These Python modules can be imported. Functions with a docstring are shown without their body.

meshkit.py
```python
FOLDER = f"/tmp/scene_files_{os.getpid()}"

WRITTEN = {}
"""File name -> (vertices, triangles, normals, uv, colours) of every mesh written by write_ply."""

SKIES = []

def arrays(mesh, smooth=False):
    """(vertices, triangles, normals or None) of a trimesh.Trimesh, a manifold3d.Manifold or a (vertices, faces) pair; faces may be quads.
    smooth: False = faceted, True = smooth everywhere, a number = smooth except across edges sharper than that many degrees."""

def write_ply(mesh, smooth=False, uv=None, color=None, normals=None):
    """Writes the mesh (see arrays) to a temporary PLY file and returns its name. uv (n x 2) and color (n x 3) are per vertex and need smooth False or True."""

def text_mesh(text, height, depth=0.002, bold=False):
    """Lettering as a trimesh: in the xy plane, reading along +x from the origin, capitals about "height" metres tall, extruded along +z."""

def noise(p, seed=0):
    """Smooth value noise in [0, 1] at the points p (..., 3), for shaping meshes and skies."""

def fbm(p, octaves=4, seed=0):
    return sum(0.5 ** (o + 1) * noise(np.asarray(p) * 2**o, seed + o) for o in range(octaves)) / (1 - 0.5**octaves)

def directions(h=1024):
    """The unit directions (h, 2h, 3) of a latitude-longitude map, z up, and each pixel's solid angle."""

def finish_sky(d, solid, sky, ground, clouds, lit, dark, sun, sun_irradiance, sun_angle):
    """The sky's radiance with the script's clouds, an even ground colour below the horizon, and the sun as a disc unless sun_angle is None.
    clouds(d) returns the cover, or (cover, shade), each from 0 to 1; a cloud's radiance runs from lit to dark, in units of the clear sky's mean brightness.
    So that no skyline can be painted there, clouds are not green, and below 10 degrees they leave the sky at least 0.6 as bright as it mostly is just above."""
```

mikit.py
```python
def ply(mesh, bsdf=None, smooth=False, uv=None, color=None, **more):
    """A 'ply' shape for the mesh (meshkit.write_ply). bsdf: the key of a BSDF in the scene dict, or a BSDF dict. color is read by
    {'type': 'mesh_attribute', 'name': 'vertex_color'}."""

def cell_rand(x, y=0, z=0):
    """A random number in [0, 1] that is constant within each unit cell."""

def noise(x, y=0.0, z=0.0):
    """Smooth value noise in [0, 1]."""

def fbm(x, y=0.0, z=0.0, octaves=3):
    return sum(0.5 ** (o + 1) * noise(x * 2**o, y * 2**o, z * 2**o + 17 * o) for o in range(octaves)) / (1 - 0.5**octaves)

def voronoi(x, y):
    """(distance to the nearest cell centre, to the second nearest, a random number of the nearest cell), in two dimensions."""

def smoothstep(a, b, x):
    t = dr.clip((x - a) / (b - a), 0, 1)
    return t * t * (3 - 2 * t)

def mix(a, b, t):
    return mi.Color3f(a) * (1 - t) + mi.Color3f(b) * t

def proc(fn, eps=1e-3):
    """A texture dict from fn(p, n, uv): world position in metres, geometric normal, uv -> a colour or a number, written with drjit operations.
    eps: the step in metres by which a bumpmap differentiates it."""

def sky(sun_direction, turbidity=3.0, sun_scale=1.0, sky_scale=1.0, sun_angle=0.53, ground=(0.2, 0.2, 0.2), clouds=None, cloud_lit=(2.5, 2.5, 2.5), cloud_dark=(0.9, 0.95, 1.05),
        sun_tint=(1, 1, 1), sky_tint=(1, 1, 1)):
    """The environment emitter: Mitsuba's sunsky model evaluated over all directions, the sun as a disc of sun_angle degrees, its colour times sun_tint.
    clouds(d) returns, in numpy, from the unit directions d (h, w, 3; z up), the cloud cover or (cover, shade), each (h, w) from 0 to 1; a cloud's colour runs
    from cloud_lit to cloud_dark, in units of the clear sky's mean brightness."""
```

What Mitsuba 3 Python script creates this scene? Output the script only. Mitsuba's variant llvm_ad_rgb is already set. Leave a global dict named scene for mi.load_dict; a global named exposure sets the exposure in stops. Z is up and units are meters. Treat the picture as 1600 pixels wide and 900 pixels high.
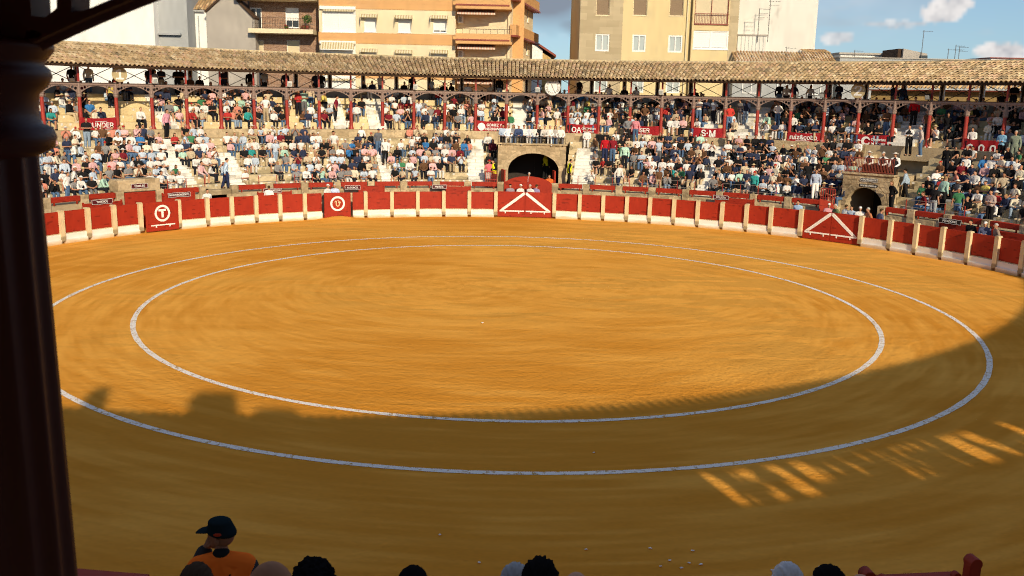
import math, random
import numpy as np, trimesh, mitsuba as mi, drjit as dr, mikit, meshkit
import manifold3d as m3
from shapely.geometry import Polygon, Point, box as sbox
from shapely.ops import unary_union
T = mi.ScalarTransform4f
scene, labels = {}, {}
PI = math.pi

# ------------------------------------------------------------------ camera, sky, exposure
PITCH, ROLL, YAW = 0.20529, 0.02157, 0.0035
EYE = np.array([0, -33.363, 7.445])
_fw = np.array([math.sin(YAW)*math.cos(PITCH), math.cos(YAW)*math.cos(PITCH), -math.sin(PITCH)])
_rt = np.array([math.cos(YAW), -math.sin(YAW), 0]); _up = np.cross(_rt, _fw)
_up = -_rt*math.sin(ROLL) + _up*math.cos(ROLL)
scene['camera'] = {'type': 'thinlens', 'fov': 57.9, 'fov_axis': 'x', 'near_clip': 0.05, 'far_clip': 900.0,
                   'aperture_radius': 0.0017, 'focus_distance': 52.0,
                   'to_world': T().look_at(EYE.tolist(), (EYE+_fw).tolist(), _up.tolist())}
SUN = np.array([6.15, -18.1, 8.72])

def clouds(d):
    az = np.degrees(np.arctan2(d[..., 0], d[..., 1])); el = np.degrees(np.arcsin(np.clip(d[..., 2], -1, 1)))
    q = np.stack([az/7.0, el/3.2, 0*az], -1)
    n = meshkit.fbm(q, 5, 3); n2 = meshkit.fbm(np.stack([az/2.2, el/1.4, 0*az+7], -1), 4, 9)
    cover = np.clip((n-0.47)/0.22, 0, 1)*0.75*np.clip((el-2.0)/9.0, 0.12, 1)
    shade = np.clip(0.25+0.9*n2, 0, 1)*0.75
    n3 = meshkit.fbm(np.stack([az/0.55, el/0.45, 0*az+3], -1), 4, 21)
    def blob(a, e, wa, we, k=1.0):
        g = np.exp(-((az-a)/wa)**2-((el-e)/we)**2)
        return np.clip((g*(0.35+1.3*n3)-0.34)/0.16, 0, 1)*k
    puff = np.maximum.reduce([blob(23.9, 4.95, 1.15, 0.65), blob(24.6, 5.3, .9, 0.45), blob(21.6, 4.3, 1.8, .2, .7), blob(18.7, 3.55, 1.0, 0.40, .8), blob(27.1, 2.85, 1.4, 0.5), blob(28.6, 2.6, 1.2, .45)])
    band = np.clip((meshkit.fbm(np.stack([az/5.0, el/1.1, 0*az+11], -1), 4, 31)-0.46)/0.2, 0, 1)*0.38*np.clip((el-1)/3, 0, 1)
    grey = np.maximum.reduce([np.exp(-((az-1.6)/3.0)**2-((el-5.9)/1.9)**2)*np.clip(0.35+1.1*n2, 0, 1), 0.55*np.exp(-((az-3.6)/2.0)**2-((el-4.2)/.7)**2)*np.clip(n2*1.6, 0, 1)])
    grey = np.clip((grey-0.12)/0.55, 0, 1)*0.92; cover = np.maximum(cover, band)
    pshade = np.clip(0.25+1.6*(0.52-n3)+0.5*np.clip((4.7-el)/0.9, 0, 1)*(el > 3.9), 0, 1)*0.75
    cov = np.maximum.reduce([cover, puff, grey])
    sh = np.where(puff > np.maximum(cover, grey), pshade, np.where(grey > cover, 0.95, shade))
    return cov, sh

scene['sky'] = mikit.sky(SUN.tolist(), turbidity=2.0, clouds=clouds, cloud_lit=(3.6, 3.45, 3.35), cloud_dark=(0.84, 0.98, 1.25), ground=(0.3, 0.22, 0.12), sun_tint=(0.93, 1.0, 1.10), sun_scale=1.0, sky_scale=1.0, sky_tint=(0.86, 0.95, 1.10))
exposure = 1.86

# ------------------------------------------------------------------ materials
def rgb(c): return {'type': 'rgb', 'value': [float(x) for x in c]}
def prin(c, rough=0.7, spec=0.3, metal=0.0, **k):
    return {'type': 'twosided', 'bsdf': {'type': 'principled', 'base_color': c if isinstance(c, dict) else rgb(c), 'roughness': rough, 'specular': spec, 'metallic': metal, **k}}
def dif(c): return {'type': 'twosided', 'bsdf': {'type': 'diffuse', 'reflectance': c if isinstance(c, dict) else rgb(c)}}
def bump(b, fn, scale, eps=0.01):
    return {'type': 'twosided', 'bsdf': {'type': 'bumpmap', 'arbitrary': mikit.proc(fn, eps), 'scale': scale, 'bsdf': b['bsdf']}}
N, FBM, SS, MIX, CR = mikit.noise, mikit.fbm, mikit.smoothstep, mikit.mix, mikit.cell_rand

def polar(p, cx, cy):                                     # radius and the direction round a centre, without a seam
    x, y = p.x-cx, p.y-cy; r = dr.sqrt(x*x+y*y)+1e-4
    return r, x/r, y/r
def rake(r, c, s, k, q): return 0.5*FBM(r*2.4+q, c*k, s*k, 3)+0.5*FBM(r*5.5+q, c*k*1.5, s*k*1.5, 2)
def sand_fn(p, n, uv):
    r, c0, s0 = polar(p, 0.0, 0.0); r1, c1, s1 = polar(p, -1.8, 2.6); r2, c2, s2 = polar(p, 3.6, 3.2)
    big = FBM(p.x*0.11+3, p.y*0.16+9, 0, 4)
    sel = SS(-1.5, 1.5, p.x-1.2)
    arcs = rake(r1, c1, s1, 3.2, 1.5)*(1-sel)+rake(r2, c2, s2, 3.0, 7.5)*sel
    ring = rake(r, c0, s0, 6.0, 3.3)
    inner = SS(11.5, 7.5, r)
    st = arcs*inner+ring*(1-inner)
    wave = FBM(p.x*0.35, p.y*1.5, 4.4, 4)
    fine = N(p.x*11, p.y*24, 0.3)*0.6+N(p.x*37, p.y*60, 1.3)*0.4
    v = 0.38*st+0.40*big+0.22*wave
    t = SS(0.34, 0.66, v)
    c = MIX((0.65, 0.268, 0.034), (0.86, 0.425, 0.080), t)
    c = c*(1-0.16*SS(0.52, 0.66, big)*SS(0.44, 0.56, wave))
    return c*(0.94+0.12*fine)
def sand_h(p, n, uv):
    r, c, s = polar(p, -1.8, 2.6)
    return 0.5*FBM(r*4, c*4, s*4, 3)+0.4*N(p.x*6, p.y*8, 0)+0.45*N(p.x*19, p.y*21, 0)
scene['m_sand'] = bump(dif(mikit.proc(sand_fn)), sand_h, 0.035, 0.02)
def chalk_fn(p, n, uv):
    k = SS(0.16, 0.46, 0.6*N(p.x*14, p.y*14, 0)+0.4*N(p.x*45, p.y*45, 1))
    return MIX((0.50, 0.30, 0.10), (0.84, 0.80, 0.74), k)
scene['m_chalk'] = dif(mikit.proc(chalk_fn))
def plinth_fn(p, n, uv):
    d = FBM(p.x*1.5, p.y*1.5, p.z*4, 3); s = SS(0.22, 0.02, p.z+0.18*(d-0.5))
    c = MIX((0.74, 0.72, 0.67), (0.86, 0.85, 0.82), d)
    return c*(1-s)+mi.Color3f(0.62, 0.46, 0.26)*s
scene['m_plinth'] = dif(mikit.proc(plinth_fn))
def redp_fn(p, n, uv):
    d = FBM(p.x*2.1, p.y*2.1, p.z*1.2, 3); s = N(p.x*11, p.y*11, p.z*3)
    return MIX((0.285, 0.021, 0.009), (0.37, 0.031, 0.012), d)*(0.92+0.14*s)*(1-0.35*SS(0.74, 0.86, N(p.x*4, p.y*4, p.z*9)))
scene['m_red'] = prin(mikit.proc(redp_fn), 0.6, 0.25)
def cream_fn(p, n, uv):
    d = FBM(p.x*3, p.y*3, p.z*3, 3); s = SS(0.42, 0.30, p.z+0.12*(d-0.5))
    g = SS(1.45, 1.65, p.z+0.2*(d-0.5))*0.45
    c = MIX((0.58, 0.47, 0.28), (0.74, 0.63, 0.42), d)
    c = c*(1-0.5*s)
    return c*(1-g)+mi.Color3f(0.33, 0.28, 0.18)*g
scene['m_cream'] = dif(mikit.proc(cream_fn))
def stone_fn(p, n, uv):
    a = dr.atan2(p.x, p.y)*27.0; row = dr.floor(p.z/0.3)
    blk = CR(dr.floor(a/0.62+0.5*row), row, 2)
    d = FBM(p.x*1.6, p.y*1.6, p.z*2.2, 4); s = N(p.x*9, p.y*9, p.z*9)
    st = SS(0.55, 0.75, FBM(p.x*0.7+4, p.y*0.7, p.z*1.8+3, 3))
    c = MIX((0.26, 0.195, 0.115), (0.62, 0.50, 0.33), 0.42*d+0.58*blk)
    c = c*(0.85+0.3*s)
    return c*(1-0.55*st)+mi.Color3f(0.17, 0.14, 0.09)*0.55*st
def stone_h(p, n, uv): return FBM(p.x*6, p.y*6, p.z*6, 3)
scene['m_stone'] = bump(dif(mikit.proc(stone_fn)), stone_h, 0.05, 0.02)
def mortar_fn(p, n, uv): return MIX((0.36, 0.28, 0.18), (0.52, 0.42, 0.28), FBM(p.x*2, p.y*2, p.z*2, 3))
scene['m_mortar'] = dif(mikit.proc(mortar_fn))
def step_fn(p, n, uv):
    d = FBM(p.x*1.1, p.y*1.1, p.z*1.5, 4); s = N(p.x*7, p.y*7, p.z*9)
    lich = SS(0.52, 0.70, FBM(p.x*2.3+8, p.y*2.3, p.z*2, 3))
    c = MIX((0.46, 0.38, 0.24), (0.66, 0.56, 0.38), d)*(0.86+0.28*s)
    return c*(1-0.6*lich)+mi.Color3f(0.21, 0.18, 0.11)*0.6*lich
scene['m_step'] = dif(mikit.proc(step_fn))
def gstep_fn(p, n, uv):
    d = FBM(p.x*1.3, p.y*1.3, p.z*1.5, 3); a = dr.atan2(p.x, p.y)*33
    blk = CR(dr.floor(a/0.8), dr.floor(p.z/0.41), 5)
    return MIX((0.52, 0.41, 0.22), (0.78, 0.66, 0.42), 0.6*d+0.4*blk)
scene['m_gstep'] = dif(mikit.proc(gstep_fn))
def white_fn(p, n, uv):
    d = FBM(p.x*2, p.y*2, p.z*2, 3)
    return MIX((0.48, 0.46, 0.41), (0.76, 0.75, 0.72), SS(0.25, 0.55, d))
scene['m_whitewash'] = dif(mikit.proc(white_fn))
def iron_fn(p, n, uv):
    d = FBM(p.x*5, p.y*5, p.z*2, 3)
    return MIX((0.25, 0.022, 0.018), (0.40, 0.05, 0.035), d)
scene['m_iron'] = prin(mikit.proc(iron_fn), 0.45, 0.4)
scene['m_iron_shade'] = prin((0.075, 0.010, 0.009), 0.5, 0.4)  # column iron darkened to paint in the shade around the viewer
scene['m_lattice'] = prin((0.26, 0.185, 0.16), 0.6, 0.3)
scene['m_dark'] = prin((0.035, 0.026, 0.022), 0.6, 0.3)
scene['m_wood'] = prin((0.06, 0.035, 0.022), 0.8, 0.2)
scene['m_white'] = prin((0.80, 0.80, 0.79), 0.5, 0.3)
scene['m_banner'] = prin((0.33, 0.015, 0.022), 0.75, 0.2)
scene['m_signplate'] = prin((0.085, 0.012, 0.016), 0.5, 0.3)
scene['m_blacksign'] = prin((0.015, 0.013, 0.014), 0.4, 0.3)
scene['m_tan'] = prin((0.46, 0.38, 0.22), 0.6, 0.3)
scene['m_vc'] = dif({'type': 'mesh_attribute', 'name': 'vertex_color'})
scene['m_steel'] = prin((0.42, 0.42, 0.42), 0.4, 0.5, 0.6)
scene['m_aerial'] = prin((0.10, 0.10, 0.105), 0.5, 0.4)
scene['m_ground'] = dif((0.12, 0.115, 0.11))
def plaster(key, c0, c1, f=0.5, stain=0.25, dark=(0.3, 0.29, 0.27)):
    def fn(p, n, uv):
        d = FBM(p.x*f, p.y*f, p.z*f*0.8, 4); s = N(p.x*3.1, p.y*3.1, p.z*0.7)
        k = SS(0.58, 0.78, FBM(p.x*0.9+3, p.y*0.9, p.z*0.35, 4))*stain
        return MIX(c0, c1, d)*(0.95+0.1*s)*(1-k)+mi.Color3f(*dark)*k
    scene[key] = dif(mikit.proc(fn))
plaster('m_bwhite', (0.80, 0.80, 0.79), (0.87, 0.87, 0.87), 0.3, 0.15)
plaster('m_bgrey', (0.34, 0.36, 0.38), (0.42, 0.44, 0.46), 0.4, 0.1)
plaster('m_rendergrey', (0.34, 0.315, 0.29), (0.45, 0.42, 0.385), 0.9, 0.35)
plaster('m_stained', (0.60, 0.59, 0.56), (0.76, 0.75, 0.72), 0.4, 0.8, (0.34, 0.32, 0.30))
plaster('m_orange', (0.60, 0.345, 0.155), (0.66, 0.39, 0.18), 0.3, 0.1)
plaster('m_creamwall', (0.71, 0.61, 0.42), (0.77, 0.67, 0.48), 0.3, 0.08)
plaster('m_yellow', (0.64, 0.52, 0.29), (0.71, 0.585, 0.34), 0.3, 0.12)
plaster('m_ochre', (0.50, 0.34, 0.14), (0.60, 0.42, 0.19), 0.6, 0.2)
def clad_fn(p, n, uv):
    row = dr.floor(p.z/0.55); c = CR(dr.floor(p.x/1.1+0.5*row), row, 3); d = FBM(p.x*0.4, p.z*3.0, p.y, 3)
    return MIX((0.38, 0.31, 0.20), (0.54, 0.455, 0.31), 0.5*c+0.5*d)
scene['m_clad'] = dif(mikit.proc(clad_fn))
def brick_fn(p, n, uv):
    row = dr.floor(p.z/0.075); x = p.x/0.26+0.5*row; c = CR(dr.floor(x), row, 1)
    fx, fz = x-dr.floor(x), p.z/0.075-row
    m = dr.minimum(SS(0.0, 0.08, fx), SS(0.0, 0.22, fz))
    b = MIX((0.19, 0.10, 0.062), (0.34, 0.20, 0.125), c)
    return MIX((0.36, 0.31, 0.26), (1, 1, 1), m)*(1-m)+b*m
scene['m_brick'] = dif(mikit.proc(brick_fn))
def stripe_fn(p, n, uv):
    k = SS(0.45, 0.55, dr.abs(2*(p.x/0.22-dr.floor(p.x/0.22))-1))
    return MIX((0.44, 0.36, 0.20), (0.66, 0.60, 0.46), k)
scene['m_awning'] = dif(mikit.proc(stripe_fn))
def stripe2_fn(p, n, uv):
    k = SS(0.45, 0.55, dr.abs(2*(p.x/0.24-dr.floor(p.x/0.24))-1))
    return MIX((0.60, 0.36, 0.28), (0.70, 0.60, 0.50), k)
scene['m_awning2'] = dif(mikit.proc(stripe2_fn))
def shutter_fn(p, n, uv):
    f = p.z/0.055-dr.floor(p.z/0.055)
    return mi.Color3f(0.80, 0.81, 0.82)*(0.80+0.2*SS(0.0, 0.25, f))
scene['m_blind'] = dif(mikit.proc(shutter_fn))
def shutterb_fn(p, n, uv):
    f = p.z/0.07-dr.floor(p.z/0.07)
    return mi.Color3f(0.27, 0.20, 0.14)*(0.75+0.25*SS(0.0, 0.3, f))
scene['m_bshutter'] = dif(mikit.proc(shutterb_fn))
scene['m_beige'] = dif((0.62, 0.54, 0.38))
scene['m_pane'] = prin((0.40, 0.45, 0.46), 0.08, 0.7)
scene['m_darkpane'] = prin((0.03, 0.035, 0.04), 0.08, 0.7)
scene['m_redframe'] = prin((0.25, 0.06, 0.04), 0.5, 0.3)
scene['m_leaf'] = dif((0.05, 0.11, 0.03))

# ------------------------------------------------------------------ helpers
def bx(x0, x1, y0, y1, z0, z1):
    v = np.array([[x, y, z] for x in (x0, x1) for y in (y0, y1) for z in (z0, z1)], float)
    f = np.array([[0, 1, 3], [0, 3, 2], [4, 6, 7], [4, 7, 5], [0, 4, 5], [0, 5, 1], [2, 3, 7], [2, 7, 6], [0, 2, 6], [0, 6, 4], [1, 5, 7], [1, 7, 3]])
    return trimesh.Trimesh(v, f, process=False)
def cbx(x0, x1, y0, y1, z0, z1, c=0.02):                 # box with chamfered edges
    pts = []
    for x in (x0, x1):
        for y in (y0, y1):
            for z in (z0, z1):
                sx, sy, sz = (1 if x == x0 else -1), (1 if y == y0 else -1), (1 if z == z0 else -1)
                pts += [[x+sx*c, y+sy*c, z], [x+sx*c, y, z+sz*c], [x, y+sy*c, z+sz*c]]
    return man(m3.Manifold.hull_points(np.array(pts, np.float64)))
def man(M):
    m = M.to_mesh(); return trimesh.Trimesh(np.array(m.vert_properties[:, :3], float), np.array(m.tri_verts), process=False)
def cat(ms): return trimesh.util.concatenate(ms) if len(ms) > 1 else ms[0]
def PM(a, r, z=0.0, yaw=0.0):                            # local x = tangent (clockwise), y = outward, z = up
    a = math.radians(a); ex = np.array([math.cos(a), -math.sin(a), 0]); er = np.array([math.sin(a), math.cos(a), 0])
    M = np.eye(4); M[:3, 0] = ex; M[:3, 1] = er; M[:3, 3] = er*r+np.array([0, 0, z])
    if yaw: M = M @ trimesh.transformations.rotation_matrix(math.radians(yaw), [0, 0, 1])
    return M
def pol(m, a, r, z=0.0, yaw=0.0):
    m = m.copy(); m.apply_transform(PM(a, r, z, yaw)); return m
def sector(a0, a1, r0, r1, z0, z1, da=2.0):              # a solid piece of ring
    n = max(1, int(math.ceil((a1-a0)/da))); A = np.radians(np.linspace(a0, a1, n+1))
    S, C = np.sin(A), np.cos(A)
    ring = lambda r, z: np.stack([r*S, r*C, np.full_like(S, z)], 1)
    v = np.vstack([ring(r0, z0), ring(r1, z0), ring(r1, z1), ring(r0, z1)]); k = n+1; f = []
    i = np.arange(n)
    for a, b in ((0, 1), (1, 2), (2, 3), (3, 0)):
        f += [np.stack([a*k+i, a*k+i+1, b*k+i+1], 1), np.stack([a*k+i, b*k+i+1, b*k+i], 1)]
    f.append(np.array([[0, k, 2*k], [0, 2*k, 3*k], [n, 2*k+n, k+n], [n, 3*k+n, 2*k+n]]))
    return trimesh.Trimesh(v, np.vstack(f), process=False)
def tube(p0, p1, r, n=6, r2=None):
    p0, p1 = np.array(p0, float), np.array(p1, float); d = p1-p0; L = np.linalg.norm(d)
    m = trimesh.creation.cylinder(r, L, sections=n)
    if r2 is not None:
        s = np.where(m.vertices[:, 2] > 0, r2/r, 1.0)[:, None]; m.vertices[:, :2] *= s
    M = trimesh.geometry.align_vectors([0, 0, 1], d/L); M[:3, 3] = (p0+p1)/2; m.apply_transform(M); return m
def lathe(prof, n=12):
    return trimesh.creation.revolve(np.array(prof, float), sections=n)
def extr(poly, d):                                       # polygon in local (x, z) extruded along +y by d
    gs = getattr(poly, 'geoms', [poly]); out = []
    for g in gs:
        if g.area < 1e-6: continue
        m = trimesh.creation.extrude_polygon(g, d, engine='earcut'); v = m.vertices.copy()
        m.vertices = np.stack([v[:, 0], v[:, 2], v[:, 1]], 1); m.faces = m.faces[:, ::-1]; out.append(m)
    return cat(out)
def text(s, h, d=0.006, bold=True):                      # lettering in local (x, z), facing -y, centred
    m = meshkit.text_mesh(s, h, d, bold); v = m.vertices.copy(); w = v[:, 0].max()+v[:, 0].min()
    m.vertices = np.stack([v[:, 0]-w/2, -v[:, 2], v[:, 1]-h/2], 1); return m
_count = {}
def key_of(name):
    _count[name] = _count.get(name, -1)+1
    return name if _count[name] == 0 else f'{name}_{_count[name]:03d}'
def put(key, mesh, mat, smooth=False, color=None, **k):
    scene[key] = mikit.ply(mesh, mat, smooth, color=None if color is None else np.broadcast_to(np.asarray(color, float), (len(mesh.vertices), 3)) if np.ndim(color) == 1 else color)
    return key
def part(parent, name, mesh, mat, smooth=False, color=None, label=None):
    k = put(key_of(parent+'__'+name), mesh, mat, smooth, color)
    if label: labels[k] = {'label': label}
    return k
def thing(name, label, category, group=None, kind=None):
    k = key_of(name); labels[k] = {'label': label, 'category': category}
    if group: labels[k]['group'] = group
    if kind: labels[k]['kind'] = kind
    return k
def struct(name, mesh, mat, label=None, kind='structure'):
    k = key_of(name); put(k, mesh, mat); labels[k] = {'kind': kind}
    if label: labels[k]['label'] = label
    return k

# ------------------------------------------------------------------ ground and sand
g = trimesh.creation.annulus(26.2, 700, 0.3, sections=96); g.apply_translation([0, 0, -0.19]); struct('ground', g, 'm_ground', 'grey street ground around the bullring')
def disc(r, nr=70, na=240):
    R_ = np.concatenate([[0.0], np.linspace(0.4, r, nr)]); A = np.linspace(0, 2*PI, na, endpoint=False); v = [[0, 0, 0]]
    for q in R_[1:]: v += [[q*math.sin(t), q*math.cos(t), 0] for t in A]
    f = [[0, 1+(i+1) % na, 1+i] for i in range(na)]
    for k in range(nr-1):
        b = 1+k*na
        for i in range(na):
            j = (i+1) % na; f += [[b+i, b+j, b+na+j], [b+i, b+na+j, b+na+i]]
    v = np.array(v); v[:, 2] = 0.05*(meshkit.fbm(np.stack([v[:, 0]*.35, v[:, 1]*.35, v[:, 0]*0], 1), 3)-0.5)*np.clip((24-np.hypot(v[:, 0], v[:, 1]))/3, 0, 1)*0
    a = math.radians(-25.6)                                # the little heap of sand under one screen
    d2 = (v[:, 0]-23.5*math.sin(a))**2+(v[:, 1]-23.5*math.cos(a))**2
    v[:, 2] += 0.22*np.exp(-d2/0.9)
    return trimesh.Trimesh(v, np.array(f), process=False)
struct('sand', disc(25.75, 100, 300), 'm_sand', 'orange raked sand floor of the bullring')
def ringline(r, w=0.165):
    n = 360; A = np.linspace(0, 2*PI, n, endpoint=False); j = 0.004*np.sin(A*37)+0.004*np.sin(A*91)
    v = np.vstack([np.stack([(r-w/2+j)*np.sin(A), (r-w/2+j)*np.cos(A), 0*A+0.006], 1), np.stack([(r+w/2-j)*np.sin(A), (r+w/2-j)*np.cos(A), 0*A+0.006], 1)])
    i = np.arange(n); k = (i+1) % n
    return trimesh.Trimesh(v, np.vstack([np.stack([i, n+i, n+k], 1)[:, ::-1], np.stack([i, n+k, k], 1)[:, ::-1]]), process=False)
struct('chalk_ring', ringline(24-11.14), 'm_chalk', 'smaller white chalk ring marked on the sand')
struct('chalk_ring', ringline(24-8.11), 'm_chalk', 'larger white chalk ring marked on the sand')

# ------------------------------------------------------------------ red barrier round the sand
fence = thing('barrier_fence', 'red plank barrier with pale posts on a white base round the sand', 'fence')
POSTS = [-67.2, -63.7, -60.23, -56.75, -53.2, -47.95, -44.01, -40.61, -37.18, -33.77, -30.23, -27.5, -21.42, -17.57, -13.76, -9.92, -6.13, -2.2, 6.5, 10.27, 13.73, 17.23, 20.62, 24.13, 27.6, 31.12, 34.62, 38.11, 42.35, 50.75, 54.75, 58.24, 61.78, 65.29, 68.98, 72.46]
while POSTS[-1] < 286: POSTS.append(POSTS[-1]+3.55)
GAPS = {(-53.2, -47.95): 'screen', (-27.5, -21.42): 'screen2', (-2.2, 6.5): 'gate', (42.35, 50.75): 'gate'}
pp = Polygon([(-.11, .13), (.11, .13), (.11, 1.56), (.07, 1.62), (-.07, 1.62), (-.11, 1.56)])
post = extr(pp, .26)
for a in POSTS:
    if a in (-27.5,): continue
    part(fence, 'post', pol(post, a, 23.84), 'm_cream')
def bar_piece(a0, a1):
    d = math.degrees(.105/24)
    part(fence, 'panel', sector(a0+d, a1-d, 24.0, 24.07, .50, 1.545), 'm_red')
    part(fence, 'base', cat([sector(a0+d, a1-d, 23.93, 24.16, -.05, .46), sector(a0+d, a1-d, 23.86, 23.93, -.05, .2)]), 'm_plinth')
    part(fence, 'rail', sector(a0+d, a1-d, 23.97, 24.1, .46, .50), 'm_step')
for a0, a1 in zip(POSTS, POSTS[1:]+[POSTS[0]+360]):
    if (a0, a1) not in GAPS: bar_piece(a0, a1)
bar_piece(-23.5, -21.42)
part(fence, 'base', cat([sector(-27.5, -23.6, 24.5, 24.6, -.05, .3)]), 'm_plinth')

def screen(a, w, key, label, r, emblem):
    t = thing('escape_screen', label, 'screen')
    part(t, 'panel', pol(cbx(-w/2, w/2, 0, .07, .06, 1.58, .012), a, r), 'm_red')
    ringp = Point(0, 0).buffer(.44, 32).difference(Point(0, 0).buffer(.325, 32))
    m = extr(ringp, .008); m.apply_translation([0, -.0085, .98 if emblem == 'T' else .93]); part(t, 'emblem_ring', pol(m, a, r), 'm_white')
    if emblem == 'T':
        m = extr(unary_union([sbox(-.21, .11, .21, .22), sbox(-.065, -.22, .065, .22)]), .008); m.apply_translation([0, -.0085, .98]); part(t, 'emblem_letter', pol(m, a, r), 'm_white')
        m = extr(unary_union([sbox(-.68, -.04, .68, .02), sbox(-.42, -.13, -.36, .02), sbox(.36, -.13, .42, .02)]), .03); m.apply_translation([0, -.031, .38]); part(t, 'step_bar', pol(m, a, r), 'm_white')
    else:
        q = np.linspace(0, 1, 40); th = 0.75*PI+q*1.75*PI
        loop = [(-.16, .10), (-.11, .15), (-.06, .12), (-.085, .02), (-.08, -.09), (-.02, -.155), (.06, -.13), (.12, -.03), (.13, .06), (.10, .12), (.05, .105), (.055, .05), (.12, .045), (.17, .08)]
        from shapely.geometry import LineString
        m = extr(unary_union([LineString(loop).buffer(.027), Point(.03, .19).buffer(.03)]), .008); m.apply_translation([0, -.0085, .93]); part(t, 'emblem_letter', pol(m, a, r), 'm_cream')
screen(-50.45, 1.86, 0, 'red escape screen with a white ringed T and a white step bar', 23.75, 'T')
screen(-25.6, 1.6, 0, 'red escape screen with a ringed looped emblem behind the sand heap', 23.75, 'V')

def gate(a0, a1, label):
    t = thing('ring_gate', label, 'gate'); am = (a0+a1)/2; h = math.radians(a1-a0)/2*23.93; r = 23.95
    for s, nm in ((-1, 0), (1, 1)):
        lf = part(t, 'leaf', pol(bx(*(sorted((s*.012, s*(h-.03)))), 0, .06, .04, 1.60), am, r), 'm_red')
        di = Polygon([(s*.03, 1.57), (s*.03, 1.42), (s*(h-.42), .46), (s*(h-.17), .46), (s*.12, 1.57)]); m = extr(di, .02); m.apply_translation([0, -.021, 0]); part(lf, 'brace', pol(m, am, r), 'm_white')
        b = unary_union([sbox(min(s*.05, s*(h-.15)), .36, max(s*.05, s*(h-.15)), .44)]+[sbox(s*q-.03, .25, s*q+.03, .37) for q in (.38, h-.52)])
        m = extr(b, .03); m.apply_translation([0, -.0315, 0]); part(lf, 'step_bar', pol(m, am, r), 'm_white')
gate(-2.0, 6.3, 'double red gate with white chevron braces, straight below the clock')
gate(42.55, 50.55, 'double red gate with white chevron braces in front of the dark tunnel')

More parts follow.
